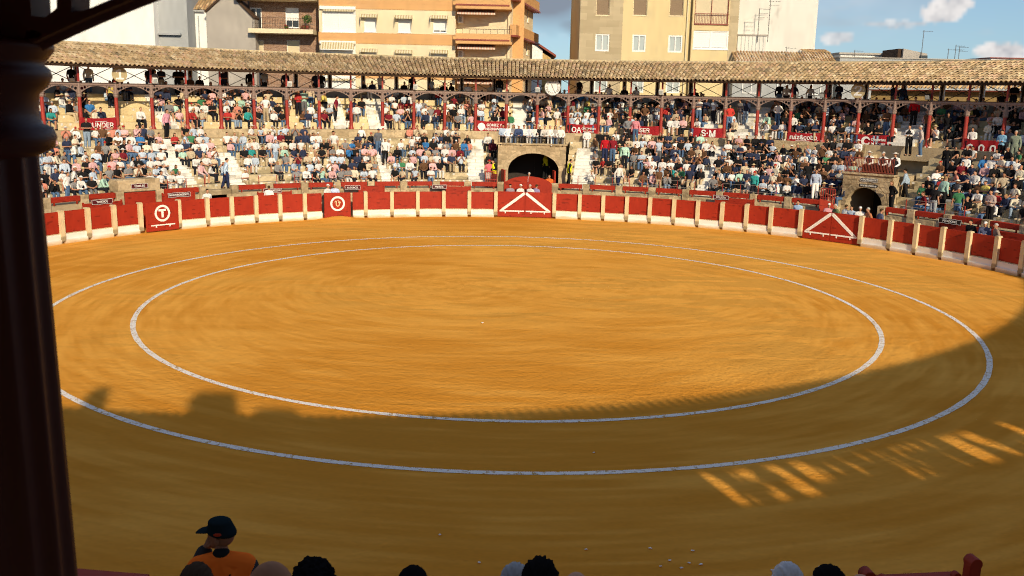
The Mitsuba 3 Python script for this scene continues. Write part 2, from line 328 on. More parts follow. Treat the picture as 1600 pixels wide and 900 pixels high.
# ------------------------------------------------------------------ stands
RC, DC, A0 = 31.85, 3.83, 3.07                      # columns: radius, spacing, phase
stand = thing('grandstand', 'pale stone grandstand of stepped seats around the ring', 'grandstand')
PORT = [(-1.9, 7.4), (44.2, 50.4)]
def spans(cuts, lo=-180.0, hi=180.0):
    out, a = [], lo
    for c0, c1 in sorted(cuts): out.append((a, c0)); a = c1
    out.append((a, hi)); return out
for i in range(7):
    z = 1.6+.404*(i+1); r0 = 27.0+.63*i
    part(stand, 'seat_row', cat([sector(a, b, r0, r0+.63+(.08 if i == 6 else 0), z-.5, z) for a, b in spans(PORT)]), 'm_step')
part(stand, 'walkway', cat([sector(a, b, 25.95, 27.0, 1.2, 1.6) for a, b in spans([PORT[0], PORT[1], (-42.3, -38.6)])]), 'm_step')
part(stand, 'front_wall', cat([sector(a, b, 25.72, 25.95, -.1, 1.6) for a, b in spans([(-1.2, 6.0), PORT[1], (-42.3, -38.6)])]), 'm_mortar')
part(stand, 'core', cat([sector(a, b, 26.2, 31.4, -.1, 1.2) for a, b in spans([(-1.2, 6.9), (44.6, 50.0), (-42.3, -38.6)])]), 'm_mortar')
part(stand, 'ledge', sector(-180, 180, 31.4, 32.0, 4.2, 4.98), 'm_mortar')
for j in range(5):
    r0 = 32.0+.6*j; z = 5.40+.40*j
    part(stand, 'upper_row', sector(-180, 180, r0, r0+.62, z-.45, z), 'm_gstep')
part(stand, 'gallery_core', sector(-180, 180, 32.1, 35.0, 0, 4.9), 'm_mortar')
OPEN = [(-110, 110)]
part(stand, 'back_wall', cat([sector(a, b, 35.0, 35.3, 0, 7.62) for a, b in OPEN]+[sector(a, b, 35.0, 35.3, 0, 9.85) for a, b in ((110, 149), (163.5, 250))]+[sector(149, 163.5, 35.0, 35.3, 8.70, 9.85), sector(149, 163.5, 35.0, 35.3, 0, 7.92), sector(156.5, 160.2, 35.0, 35.3, 7.92, 8.15)]), 'm_rendergrey')  # unseen near-side gap and sill shaped to form the light streaks
# stone courses of the wall under the columns, on the visible side
rng = random.Random(5)
def blocks(holder, r, z0, z1, a0, a1, rows, wmin, wmax, proud=.02, skip=None):
    h = (z1-z0)/rows
    for k in range(rows):
        a = a0+rng.uniform(0, 1)
        while a < a1:
            w = math.degrees(rng.uniform(wmin, wmax)/r)
            if not (skip and skip((a+w/2), z0+h*(k+.5))):
                q = math.radians(w)/2*r-.012; p = proud+rng.uniform(-.008, .012)
                part(holder, 'stone', pol(cbx(-q, q, -p, .06, z0+h*k+.012, z0+h*(k+1)-.012, .014), a+w/2, r), 'm_stone')
            a += w
blocks(stand, 31.4, 4.45, 4.98, -52, 42, 1, .7, 1.15, .02, lambda a, z: -2 < a < 7.6)
blocks(stand, 25.72, 1.0, 1.58, -57, 62, 1, 1.0, 1.5, .015, lambda a, z: any(p-.6 < a < q+.6 for p, q in ((-53.4, -48), (-42.6, -38.4), (-1.5, 6.4), (43.6, 51))))
# painted seat numbers on the risers
mk = []
for i in range(7):
    z = 1.6+.404*(i+1); r0 = 27.0+.63*i; st = math.degrees(.46/r0); a = -66.0
    while a < 70:
        if not any(p-.2 < a < q+.2 for p, q in PORT): mk.append(pol(bx(-.075, .075, -.004, .004, z-.13-.02*rng.random(), z-.02), a, r0))
        a += st
for j in range(5):
    r0 = 32.0+.6*j; z = 5.40+.40*j; st = math.degrees(.5/r0); a = -56.0
    while a < 62: mk.append(pol(bx(-.06, .06, -.004, .004, z-.16, z-.04), a, r0)); a += st
k = part(stand, 'seat_number', cat(mk), 'm_whitewash'); labels[k] = {'kind': 'stuff', 'label': 'small white number plates on the seat risers'}

# stone piers and red rails in front of the first walkway
PIERS = [-62.4, -57.72, -53.3, -48.2, -42.6, -38.4, -33.73, -28.96, -24.48, -19.78, -15.22, -10.63, -6.11, -1.5, 6.2, 10.65, 15.3, 19.96, 24.64, 29.32, 33.94, 38.61, 43.4, 50.9, 54.7, 59.3, 64.0, 68.6, 73.2]
par = thing('stone_parapet', 'row of stone piers and red rails in front of the lowest seats', 'parapet')
for a in PIERS: part(par, 'pier', pol(cbx(-.21, .21, -.12, .2, 1.0, 2.03, .02), a, 25.72), 'm_stone')
for a0, a1 in zip(PIERS, PIERS[1:]):
    if (a0, a1) in ((-1.5, 6.2), (-53.3, -48.2), (-42.6, -38.4), (43.4, 50.9)): continue
    d = math.degrees(.25/25.7)
    rl = part(par, 'rail', sector(a0+d, a1-d, 25.66, 25.72, 1.74, 2.0), 'm_red')
    part(rl, 'seat_board', sector(a0+d, a1-d, 25.72, 25.95, 1.96, 2.0), 'm_red')
    part(rl, 'leg', cat([pol(bx(-.03, .03, -.0, .06, 1.6, 1.74), a0+(a1-a0)*q, 25.66) for q in (.2, .8)]), 'm_red')

# white and cream stairways between the seat blocks
def stairway(a, w, i0, i1, label, mat='m_whitewash'):
    t = thing('stairway', label, 'stairs', 'stairways of the lower stand'); da = math.degrees(w/2/29)
    for i in range(i0, i1):
        z = 1.6+.404*(i+1); r0 = 27.0+.63*i
        part(t, 'step', sector(a-da, a+da, r0-.315, r0-.003, z-.404, z-.2), mat)
        part(t, 'step', sector(a-da, a+da, r0-.004, r0+.314, z-.21, z+.006), mat)
for a, w, i0, i1, l, mt in ((-43.0, 1.2, 1, 7, 'white stone stairs above the low dark doorway, the nearer flight to the T screen', 'm_whitewash'), (-36.6, 1.1, 0, 5, 'white stone stairs just beyond the low dark doorway', 'm_whitewash'), (-16.9, .8, 0, 7, 'narrow white stairs with two people standing on them', 'm_whitewash'), (-4.75, 1.1, 0, 7, 'white stairs beside the arched main doorway, on the clock side below the round banner', 'm_whitewash'), (9.75, 1.35, 0, 6, 'white stairs beside the main doorway, under the banner with letters OA', 'm_whitewash'), (26.2, .9, 0, 7, 'white stairs in the crowd below the banner reading SM', 'm_whitewash'), (52.0, .75, 2, 7, 'cream painted stairs climbing beside the dark tunnel', 'm_cream')):
    stairway(a, w, i0, i1, l, mt)
def upper_steps(a, w, label, js=(0, 5)):
    t = thing('upper_stairs', label, 'stairs', 'stairs among the upper seats'); da = math.degrees(w/2/33)
    for j in range(*js):
        r0 = 32.0+.6*j; z = 5.40+.40*j
        part(t, 'step', sector(a-da, a+da, r0-.3, r0-.003, z-.40, z-.2), 'm_whitewash'); part(t, 'step', sector(a-da, a+da, r0-.004, r0+.3, z-.2, z+.006), 'm_whitewash')
for a, w, l in ((-21.2, .9, 'white upper steps beside a person in maroon'), (-16.6, 1.3, 'white upper steps above the narrow lower stairs'), (24.2, 1.2, 'white upper steps next to people standing under the arches'), (29.0, 2.2, 'broad white upper steps with an empty landing'), (0.9, 1.0, 'white upper steps below the clock'), (-41.0, 1.0, 'white upper steps behind the second numbered bay'), (46.3, 1.6, 'white upper steps in the shaded upper stand')): upper_steps(a, w, l)

scene['m_passage_shade'] = dif((0.10, 0.075, 0.05))  # dark tone stands in for the shade inside the archways
# ------------------------------------------------------------------ arched portals
def portal(a0, a1, r, ztop, arch_a, arch_w, zspring, zcrown, zb, label, depth, cope):
    t = thing('stone_portal', label, 'archway'); am = (a0+a1)/2; hw = math.radians(a1-a0)/2*r; off = math.radians(arch_a-am)*r
    q = np.linspace(PI, 0, 25); pts = [(off-arch_w/2, zb)]+[(off+arch_w/2*math.cos(x), zspring+(zcrown-zspring)*math.sin(x)) for x in q]+[(off+arch_w/2, zb)]
    hole = Polygon(pts); wall = Polygon([(-hw, zb), (hw, zb), (hw, ztop), (-hw, ztop)])
    part(t, 'wall', pol(extr(wall.difference(hole), .35), am, r), 'm_mortar')
    part(t, 'coping', pol(cbx(-hw-.08, hw+.08, -.12, .42, ztop, ztop+.12, .02), am, r), 'm_stone')
    part(t, 'cheek', pol(cat([bx(-hw, -hw+.3, .35, 31.3-r, 0, ztop), bx(hw-.3, hw, .35, 31.3-r, 0, ztop)]), am, r), 'm_mortar')
    part(t, 'balcony_floor', pol(bx(-hw+.3, hw-.3, .35, 31.35-r, ztop-.25, ztop-.01), am, r), 'm_step')
    # passage behind the arch, shade painted as dark walls and back boards
    w2 = arch_w/2+.25
    part(t, 'passage', pol(cat([bx(off-w2-.1, off-w2, .36, depth, zb, zcrown+.3), bx(off+w2, off+w2+.1, .36, depth, zb, zcrown+.3), bx(off-w2-.1, off+w2+.1, depth, depth+.1, zb, zcrown+.3), bx(off-w2, off+w2, .36, depth, zcrown+.1, zcrown+.2), bx(off-w2, off+w2, .0, depth, zb-.1, zb)]), am, r), 'm_passage_shade')
    part(t, 'shade_board', pol(cat([bx(off-w2+.02, off-.01, depth-.08, depth-.01, zb, zcrown+.05), bx(off+.01, off+w2-.02, depth-.08, depth-.01, zb, zcrown+.05)]), am, r), 'm_dark')  # added dark boards standing in for shade at the passage end
    # voussoirs
    n = 17
    for k in range(n):
        x0, x1 = PI-PI*k/n, PI-PI*(k+1)/n; o = []
        for s, x in ((1, x0), (1, x1)): o.append((off+arch_w/2*math.cos(x), zspring+(zcrown-zspring)*math.sin(x)))
        e = .32; u = [(off+(arch_w/2+e)*math.cos(x), zspring+(zcrown-zspring+e)*math.sin(x)) for x in (x1, x0)]
        P = Polygon(o+u).buffer(-.012); 
        if P.is_valid and not P.is_empty: m = extr(P, .06); m.apply_translation([0, -.035, 0]); part(t, 'stone', pol(m, am, r), 'm_stone')
    big = Point(0, 0)
    rows = int((ztop-zb)/.3); h = (ztop-zb)/rows
    outer = Polygon([(off-arch_w/2-.36, zb)]+[(off+(arch_w/2+.36)*math.cos(x), zspring+(zcrown-zspring+.36)*math.sin(x)) for x in q]+[(off+arch_w/2+.36, zb)])
    for k in range(rows):
        x = -hw
        while x < hw-.05:
            w = min(rng.uniform(.35, .75), hw-x); P = sbox(x+.012, zb+k*h+.012, x+w-.012, zb+(k+1)*h-.012).difference(outer)
            for g_ in getattr(P, 'geoms', [P]):
                if g_.area > .02: m = extr(g_, .05); m.apply_translation([0, -.02-rng.uniform(0, .015), 0]); part(t, 'stone', pol(m, am, r), 'm_stone')
            x += w
    return t
main = portal(-1.9, 7.4, 27.3, 4.30, 3.0, 3.3, 2.65, 3.78, 1.6, 'wide stone archway with seated row on its balcony, behind the main gate', 3.2, 1)
side = portal(44.2, 50.4, 27.0, 3.50, 47.1, 2.15, 1.75, 2.80, .2, 'stone tunnel mouth under a red picket balcony, beside the cream stairs', 3.4, 1)
part(main, 'jamb', cat([pol(bx(-.25, .25, -.05, .6, 0, 1.6), a, 25.8) for a in (-1.3, 6.05)]), 'm_stone')
# balcony railing of the side portal
bal = thing('picket_railing', 'rust red picket railing on the balcony over the dark tunnel', 'railing')
for k in range(34): part(bal, 'picket', pol(bx(-.012, .012, -.012, .012, 3.62, 4.42), 44.3+k*.183, 26.98), 'm_redframe')
part(bal, 'top_rail', sector(44.2, 50.4, 26.95, 27.01, 4.42, 4.47), 'm_redframe'); part(bal, 'bottom_rail', sector(44.2, 50.4, 26.95, 27.01, 3.68, 3.72), 'm_redframe')
bal = thing('balcony_railing', 'low dark railing in front of the row seated above the archway', 'railing')
for k in range(38): part(bal, 'picket', pol(bx(-.01, .01, -.01, .01, 4.42, 4.8), -1.8+k*.245, 27.25), 'm_dark')
part(bal, 'top_rail', sector(-1.9, 7.4, 27.23, 27.27, 4.8, 4.83), 'm_dark')
for a0, a1, l in ((-3.6, -2.0, 'dark red stair railing beside two guards near the main archway'), (42.3, 44.1, 'pale red and white railing beside the tunnel, in the sun')):
    t = thing('stair_railing', l, 'railing')
    for k in range(7): part(t, 'post', pol(bx(-.02, .02, -.02, .02, 1.6, 2.6), a0+(a1-a0)*k/6, 26.3), 'm_iron')
    part(t, 'top_rail', sector(a0, a1, 26.28, 26.34, 2.6, 2.65), 'm_iron'); part(t, 'mid_rail', sector(a0, a1, 26.28, 26.34, 2.1, 2.13), 'm_iron')
for a, l in ((-45.5, 'thin handrail post line left of the low doorway'), (-31.2, 'thin dark handrail in the walkway behind the looped emblem'), (13.0, 'thin wire handrail along the walkway right of the main gate'), (22, 'thin wire handrail along the walkway below the banner reading SER'), (33, 'thin wire handrail along the walkway below the crowd'), (57, 'thin wire handrail along the shaded walkway')):
    t = thing('walkway_handrail', l, 'railing', 'thin handrails along the lowest walkway')
    for k in range(4): part(t, 'post', pol(bx(-.018, .018, -.018, .018, 1.6, 2.5), a-3.6+k*2.4, 26.1), 'm_iron')
    for z in (2.48, 2.1): part(t, 'wire', sector(a-3.6, a+3.6, 26.093, 26.107, z, z+.02), 'm_steel')

# curved inner gate behind the main gate
t = thing('inner_gate', 'tall red gate with rounded top standing before the archway', 'gate'); am, r = 2.42, 25.45; hw = 1.52
for s in (-1, 1):
    x = np.linspace(0, hw, 14); P = Polygon([(s*.01, 0)]+[(s*max(q, .01), 1.72+.72*math.sqrt(max(0, 1-(q/hw)**2*.86))) for q in x]+[(s*hw, 0)])
    part(t, 'leaf', pol(extr(P, .07), am, r), 'm_red')
for a, l in ((-.9, 'open red door leaf on the near jamb of the archway, beside the guards'), (6.15, 'open red door leaf on the far jamb of the archway')):
    t = thing('door_leaf', l, 'door'); part(t, 'board', pol(bx(-.05, .05, 0, .9, 1.6, 2.75), a, 26.2, 0, 12), 'm_red'); part(t, 'rail', pol(bx(-.06, .06, .2, .3, 1.62, 2.7), a, 26.2, 0, 12), 'm_red')
t = thing('door_leaf', 'red arched door leaf swung open and leaning beside the tunnel', 'door')
q = np.linspace(0, PI/2, 10); P = Polygon([(0, .1), (1.1, .1)]+[(1.1*math.cos(x), 1.1+1.05*math.sin(x)) for x in q]+[(0, 2.1)])
part(t, 'board', pol(extr(P, .07), 43.4, 25.1, 0, 35), 'm_red'); part(t, 'rail', pol(bx(.05, 1.0, -.03, 0, .6, .7), 43.4, 25.1, 0, 35), 'm_red')
# low doorway and the bull-pen block
t = thing('low_doorway', 'low dark doorway with a stone lintel behind the fence', 'doorway')
part(t, 'lintel', pol(cbx(-1.0, 1.0, -.1, .5, 1.5, 1.8, .03), -40.5, 25.8), 'm_stone')
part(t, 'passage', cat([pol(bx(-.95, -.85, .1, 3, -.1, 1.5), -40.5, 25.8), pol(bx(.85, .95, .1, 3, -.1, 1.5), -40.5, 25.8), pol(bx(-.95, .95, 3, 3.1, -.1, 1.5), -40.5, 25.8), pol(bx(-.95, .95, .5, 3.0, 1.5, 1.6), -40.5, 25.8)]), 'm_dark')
t = thing('pen_gate', 'tall red gate below a stone block with a small dark plate', 'gate')
part(t, 'leaf', pol(cbx(-.88, .88, -.1, 0, 0, 1.95, .01), -50.8, 25.7), 'm_red')
part(t, 'header', pol(cbx(-1.2, 1.2, -.05, .9, 1.97, 2.62, .03), -50.7, 25.75), 'm_stone')

# ------------------------------------------------------------------ signs
def sign(a, r, z, w, h, s, label, mat='m_signplate', frame=True, th=None, parts2=None, tilt=0):
    t = thing('sign_board', label, 'sign')
    part(t, 'plate', pol(bx(-w/2, w/2, 0, .03, z-h/2, z+h/2), a, r), mat)
    if frame:
        fr = sbox(-w/2, z-h/2, w/2, z+h/2).difference(sbox(-w/2+.014, z-h/2+.014, w/2-.014, z+h/2-.014)); m = extr(fr, .006); m.apply_translation([0, -.007, 0]); part(t, 'border', pol(m, a, r), 'm_white')
    m = text(s, th or h*.42); L = np.ptp(m.vertices[:, 0])
    if L > w*.88: m.vertices[:, 0] *= w*.88/L
    m.apply_translation([0, -.001, z]); part(t, 'lettering', pol(m, a, r), 'm_white')
    return t
sign(-50.75, 25.66, 2.27, .95, .25, 'TORILES', 'dark plate reading TORILES on the stone block above the tall gate')
def shelter(a0, a1, h, label, text_=None, sa=None, sw=1.1, sz=None, r=25.2, mat='m_signplate'):
    t = thing('alley_shelter', label, 'shelter'); am = (a0+a1)/2; hw = math.radians(a1-a0)/2*r
    part(t, 'board', pol(cbx(-hw, hw, 0, .06, 0, h, .012), am, r), 'm_red')
    part(t, 'post', pol(cat([bx(-hw-.07, -hw, -.01, .07, 0, h+.06), bx(hw, hw+.07, -.01, .07, 0, h+.06)]), am, r), 'm_red')
    if text_: sign(sa if sa is not None else am, r-.05, sz or h-.06, sw, .24, text_, 'small plate reading %s on a red shelter behind the fence' % text_, mat)
shelter(-58.5, -53.8, 1.62, 'red alley shelter board under the plate reading TOREROS', 'TOREROS', -56.3, 1.15, 1.66)
shelter(-48.3, -44.3, 1.80, 'red alley shelter board under the plate reading MANTENIMIENTO', 'MANTENIMIENTO', -46.3, 1.3, 1.72)
shelter(-35.6, -31.2, 1.58, 'low red alley shelter under the plate reading DELEGACION', 'DELEGACION', -33.7, 1.1, 1.68)
shelter(-21.6, -18.2, 1.80, 'tall red alley shelter board just past the looped emblem', 'ALGUACIL', -22.6, .95, 1.72)
shelter(-9.2, -5.9, 1.76, 'low red alley shelter board before the main gate', 'PRENSA', -10.3, .9, 1.73)
shelter(29.2, 34.3, 1.74, 'red alley shelter board under the plate reading POLICIA', 'POLICIA', 29.9, .95, 1.74)
shelter(59.0, 70.0, 1.66, 'long shaded red alley shelter under the plate reading PICADORES', 'PICADORES', 60.4, 1.25, 1.76, mat='m_blacksign')
sign(47.5, 26.95, 3.25, 1.0, .19, 'PUERTA DE ARRASTRE', 'upper dark plate above the tunnel mouth', 'm_blacksign', True, .085)
sign(47.5, 26.95, 2.93, 1.05, .15, 'PATIO DE CUADRILLAS', 'lower dark plate above the tunnel mouth', 'm_blacksign', False, .075)

# ------------------------------------------------------------------ columns, arches, gallery, roof
NCOL = 94
cols = [A0+DC*k for k in range(-15, NCOL-15)]
def colshape(zs, n, flutes=False):
    zb = 4.98
    P = [(0, zb), (.17, zb), (.17, zb+.1), (.12, zb+.16), (.115, zb+.3), (.10, zs-.42), (.12, zs-.40), (.125, zs-.36), (.10, zs-.33), (.10, zs-.20), (.15, zs-.12), (.13, zs-.02), (.16, zs), (.16, zs+.05), (.09, zs+.06), (.085, zs+.42), (0, zs+.42)]
    return lathe(P, n)
def bracket_poly(side, zs, rise, hb, top, holes):
    x0 = .085; s = np.linspace(0, 1, 14)
    P = Polygon([(x0+(hb-x0)*q, zs+.04+rise*(1-(1-q)**2)) for q in s]+[(hb, top), (x0, top)])
    hs = []
    n = 5
    for i in range(n):
        q = (i+.55)/(n+.6); x = x0+(hb-x0)*q; z0 = zs+.04+rise*(1-(1-q)**2)+.035; z1 = top-.035
        rr = min((z1-z0)/2, .1)
        if rr > .022: hs.append(Point(x, (z0+z1)/2).buffer(rr*.9, 6))
    hs.append(Point(x0+.10, zs+.10+rise*.55).buffer(.03, 6))
    P = P.difference(unary_union(hs))
    if side < 0: P = Polygon([(-x, z) for x, z in P.exterior.coords], [[(-x, z) for x, z in h.coords] for h in P.interiors])
    return P
HB = math.radians(DC)/2*RC
def wrapd(a): return (a+180) % 360-180
far_top, near_top = 7.50, 7.92
NEARCOL = -178.395
for kk, a in enumerate(cols):
    aa = wrapd(a); far = abs(aa) < 166
    if abs(aa) > 172: continue
    zs, rise, top = (7.02, .40, 7.50) if far else (7.50, .30, 7.92)
    vis = -56 < aa < 62
    nm = None
    k = thing('gallery_column', 'slim red cast iron column carrying lattice arches under the tiled roof', 'column', 'columns of the upper gallery')
    c = colshape(zs, 10 if vis else 6)
    v = c.vertices; up = v[:, 2] > zs-.43
    part(k, 'shaft', pol(lathe([(0, 4.98), (.17, 4.98), (.17, 5.08), (.12, 5.14), (.115, 5.28), (.10, zs-.2), (0, zs-.2)], 10 if vis else 6), a, RC), 'm_iron', 40 if vis else False)
    part(k, 'capital', pol(lathe([(0, zs-.2), (.105, zs-.2), (.15, zs-.12), (.13, zs-.02), (.16, zs), (.16, zs+.05), (.09, zs+.06), (.09, top+.2), (0, top+.2)], 8 if vis else 6), a, RC), 'm_lattice')
    for s in (-1, 1):
        m = extr(bracket_poly(s, zs, rise, HB-.002, top, 0), .04); m.apply_translation([0, -.02, 0]); part(k, 'bracket', pol(m, a, RC), 'm_lattice')
    part(k, 'upper_post', pol(bx(-.05, .05, -.05, .05, top+.2, 8.72), a, RC-.02), 'm_iron')
gal = thing('roof_gallery', 'open gallery with dark cross bracing and steel posts under the roof', 'gallery')
def arcs(): return [(-172, -166, near_top), (-166, 166, far_top), (166, 172, near_top)]
for a0, a1, zt in arcs():
    part(gal, 'beam', sector(a0, a1, RC-.06, RC+.06, zt, zt+.12), 'm_lattice')
    part(gal, 'edge_rail', sector(a0, a1, RC-.1, RC-.06, zt+.12, zt+.15), 'm_dark')
# back posts between the bays with cross braces
ra = A0+DC*.62-DC*15
BACK = [ra+DC*1.0*k for k in range(31)]
for a in BACK:
    part(gal, 'back_post', pol(bx(-.07, .07, 0, .12, 7.62, 9.72), a, 34.98), 'm_dark')
    for s in (-1, 1): part(gal, 'post_flange', pol(bx(s*.11-.035, s*.11+.035, -.02, .1, 7.62, 9.6), a, 34.98), 'm_white')
for a0, a1 in zip(BACK, BACK[1:]):
    L = math.radians(DC)*35-.3
    m = cat([tube((-L/2, 0, 7.66), (L/2, 0, 8.62), .022, 5), tube((-L/2, .03, 8.62), (L/2, .03, 7.66), .022, 5)])
    part(gal, 'cross_brace', pol(m, (a0+a1)/2, 35.05), 'm_dark')
part(gal, 'back_rail', sector(BACK[0], BACK[-1], 35.0, 35.06, 8.62, 8.66), 'm_dark')
for a in [150+3.4*k for k in range(6)]: part(gal, 'back_post', pol(bx(-.12, .12, 0, .15, 7.62, 9.72), a, 34.98), 'm_dark')
# roof
SL = (9.95-8.64)/(35.35-31.0)
roof = thing('tiled_roof', 'old curved clay tile roof running round the whole gallery', 'roof')
def cone_ring(r0, z0, r1, z1, th, a0=-180, a1=180, n=240):
    A = np.radians(np.linspace(a0, a1, n+1)); S, C = np.sin(A), np.cos(A); R_ = lambda r, z: np.stack([r*S, r*C, 0*S+z], 1)
    v = np.vstack([R_(r0, z0), R_(r1, z1), R_(r1, z1-th), R_(r0, z0-th)]); k = n+1; i = np.arange(n); f = []
    for a, b in ((0, 1), (1, 2), (2, 3), (3, 0)): f += [np.stack([a*k+i, a*k+i+1, b*k+i+1], 1), np.stack([a*k+i, b*k+i+1, b*k+i], 1)]
    return trimesh.Trimesh(v, np.vstack(f), process=False)
part(roof, 'deck', cone_ring(31.05, 8.62, 35.35, 8.62+SL*4.3, .06), 'm_wood')
part(roof, 'fascia', cat([sector(-180, 180, 31.1, 31.16, 8.50, 8.56), sector(-180, 180, RC-.08, RC+.08, 8.70, 8.80)]), 'm_wood')
part(roof, 'rafter', cat([pol(trimesh.Trimesh(*_q, process=False), a, 0) for a in np.arange(-58, 64, DC/2) for _q in [(lambda b: (np.where((b.vertices[:, 1] > 33)[:, None], b.vertices+[0, 0, SL*4.1], b.vertices), b.faces))(bx(-.04, .04, 31.2, 35.25, 8.50, 8.57))]]), 'm_wood')
part(roof, 'back_beam', sector(-110, 110, 34.95, 35.2, 9.62, 9.8), 'm_wood')
def tile_mesh(L, w, h, n=5):
    t = np.linspace(0, PI, n); P = []
    for y, k in ((0, 1.0), (L, .80)):
        P += [[w/2*k*math.cos(x), y, h*k*math.sin(x)+(0.035 if y == 0 else 0.0)] for x in t]
    P += [[w/2*.78*math.cos(x), 0, (h-.02)*math.sin(x)+.03] for x in t]
    f = []
    for i in range(n-1): f += [[i, i+1, n+i+1], [i, n+i+1, n+i], [2*n+i, i+1, i], [2*n+i, 2*n+i+1, i+1]]
    return np.array(P), np.array(f)
tv, tf = tile_mesh(.56, .205, .125)
TC = np.array([[.62, .50, .31], [.70, .59, .40], [.52, .41, .25], [.60, .45, .29], [.42, .34, .22], [.66, .50, .36], [.34, .29, .20], [.74, .65, .46]])
TCp = np.array([.22, .2, .16, .14, .09, .08, .05, .06])
rs = np.random.default_rng(11)
NT = 748; VV, FF, CC = [], [], []; base = 0
ta = math.atan(SL)
for k in range(NT):
    a = 360.0*k/NT-180
    if a > -75 and a < 76: rows_ = range(9)
    else: rows_ = range(2)
    A = math.radians(a); ex = np.array([math.cos(A), -math.sin(A), 0]); er = np.array([math.sin(A), math.cos(A), 0])
    sl = er*math.cos(ta)+np.array([0, 0, math.sin(ta)]); up = np.cross(ex, sl)
    jr = rs.normal(0, .012)
    for i in rows_:
        s = i*.495+rs.normal(0, .018)+jr; rr = 30.93+s*math.cos(ta)
        w = rr/31.0*1.12 if i else 1.15
        o = er*(30.93+s*math.cos(ta))+np.array([0, 0, 8.60+s*math.sin(ta)+.015+rs.normal(0, .006)])
        yaw = rs.normal(0, .02); q = tv.copy(); q[:, 0] += q[:, 1]*yaw
        VV.append(o+q[:, :1]*w*ex+q[:, 1:2]*sl+q[:, 2:]*up); FF.append(tf+base); base += len(tv)
        CC.append(np.tile(TC[rs.choice(8, p=TCp)]*np.array([.90, .83, .78])*rs.uniform(.78, 1.12), (len(tv), 1)))
k = part(roof, 'roof_tile', trimesh.Trimesh(np.vstack(VV), np.vstack(FF), process=False), 'm_vc', False, np.vstack(CC)); labels[k] = {'kind': 'stuff', 'label': 'rows of pale lichen stained clay barrel tiles'}
k = part(roof, 'ridge', sector(-180, 180, 35.2, 35.5, 9.88, 10.04), 'm_step')

# ------------------------------------------------------------------ clock, numbers, lamps, banners
t = thing('wall_clock', 'round white clock hanging under the roof over the archway', 'clock'); ca, cr, cz = 4.93, 31.55, 8.03
def dsk(rad, y0, y1, n=40): m = extr(Point(0, 0).buffer(rad, n//4), y1-y0); m.apply_translation([0, y0, 0]); return m
part(t, 'case', pol(dsk(.55, 0, .1), ca, cr, cz), 'm_steel'); part(t, 'face', pol(dsk(.515, -.012, 0), ca, cr, cz), 'm_white')
nums = ['XII', 'I', 'II', 'III', 'IIII', 'V', 'VI', 'VII', 'VIII', 'IX', 'X', 'XI']; ms = []
for i, s in enumerate(nums):
    m = text(s, .12, .006); m.vertices[:, 0] *= .75; w = i*PI/6; m.apply_transform(trimesh.transformations.rotation_matrix(w, [0, 1, 0])); m.apply_translation([.4*math.sin(w), -.0125, .4*math.cos(w)]); ms.append(m)
part(t, 'numeral', pol(cat(ms), ca, cr, cz), 'm_blacksign')
for nm, w, L, wd in (('hour_hand', math.radians(-26), .26, .035), ('minute_hand', math.radians(154), .4, .025)):
    m = bx(-wd/2, wd/2, -.03, -.02, -.06, L); m.apply_transform(trimesh.transformations.rotation_matrix(w, [0, 1, 0])); part(t, nm, pol(m, ca, cr, cz), 'm_blacksign')
for a, s, l in ((-46.4, '1', 'round tan plate with a white numeral one'), (41.25, '2', 'round tan plate with a white numeral two')):
    t = thing('number_plate', l+' on the gallery front', 'sign'); z = 8.15
    part(t, 'disc', pol(dsk(.44, 0, .05), a, 31.55, z), 'm_tan'); m = text(s, .55, .01, True); m.vertices[:, 0] *= 1.25; m.apply_translation([0, -.002, 0]); part(t, 'numeral', pol(m, a, 31.55, z), 'm_white')
    part(t, 'stem', pol(bx(-.05, .05, .05, .1, -.75, -.40), a, 31.55, z), 'm_lattice')
def flood(a, z, bright, l):
    t = thing('floodlight', l, 'lamp', 'small floodlights on the gallery beam'); m = bx(-.14, .14, -.08, .08, -.15, .15)
    m.apply_transform(trimesh.transformations.rotation_matrix(.35, [1, 0, 0])); part(t, 'housing', pol(m, a, 31.6, z), 'm_dark'if not bright else 'm_white')
    m = bx(-.115, .115, -.09, -.081, -.12, .12); m.apply_transform(trimesh.transformations.rotation_matrix(.35, [1, 0, 0])); part(t, 'lens', pol(m, a, 31.6, z), 'm_pane')
    part(t, 'bracket', pol(bx(-.02, .02, .05, .2, -.3, -.1), a, 31.6, z), 'm_dark')
for a, b, l in ((-42.63, 1, 'small white floodlight on the beam in the second bay past plate 1'), (-27.3, 1, 'small white floodlight on the beam above the pen side crowd'), (-12.1, 1, 'small white floodlight left of the clock, one bay before the round banner'), (3.07, 1, 'small white floodlight right beside the clock'), (18.3, 1, 'small white floodlight near a standing figure in the gallery'), (37.3, 0, 'small dark floodlight one bay before plate 2'), (48.8, 0, 'dark floodlight two bays past plate 2')): flood(a, 7.86, b, l)

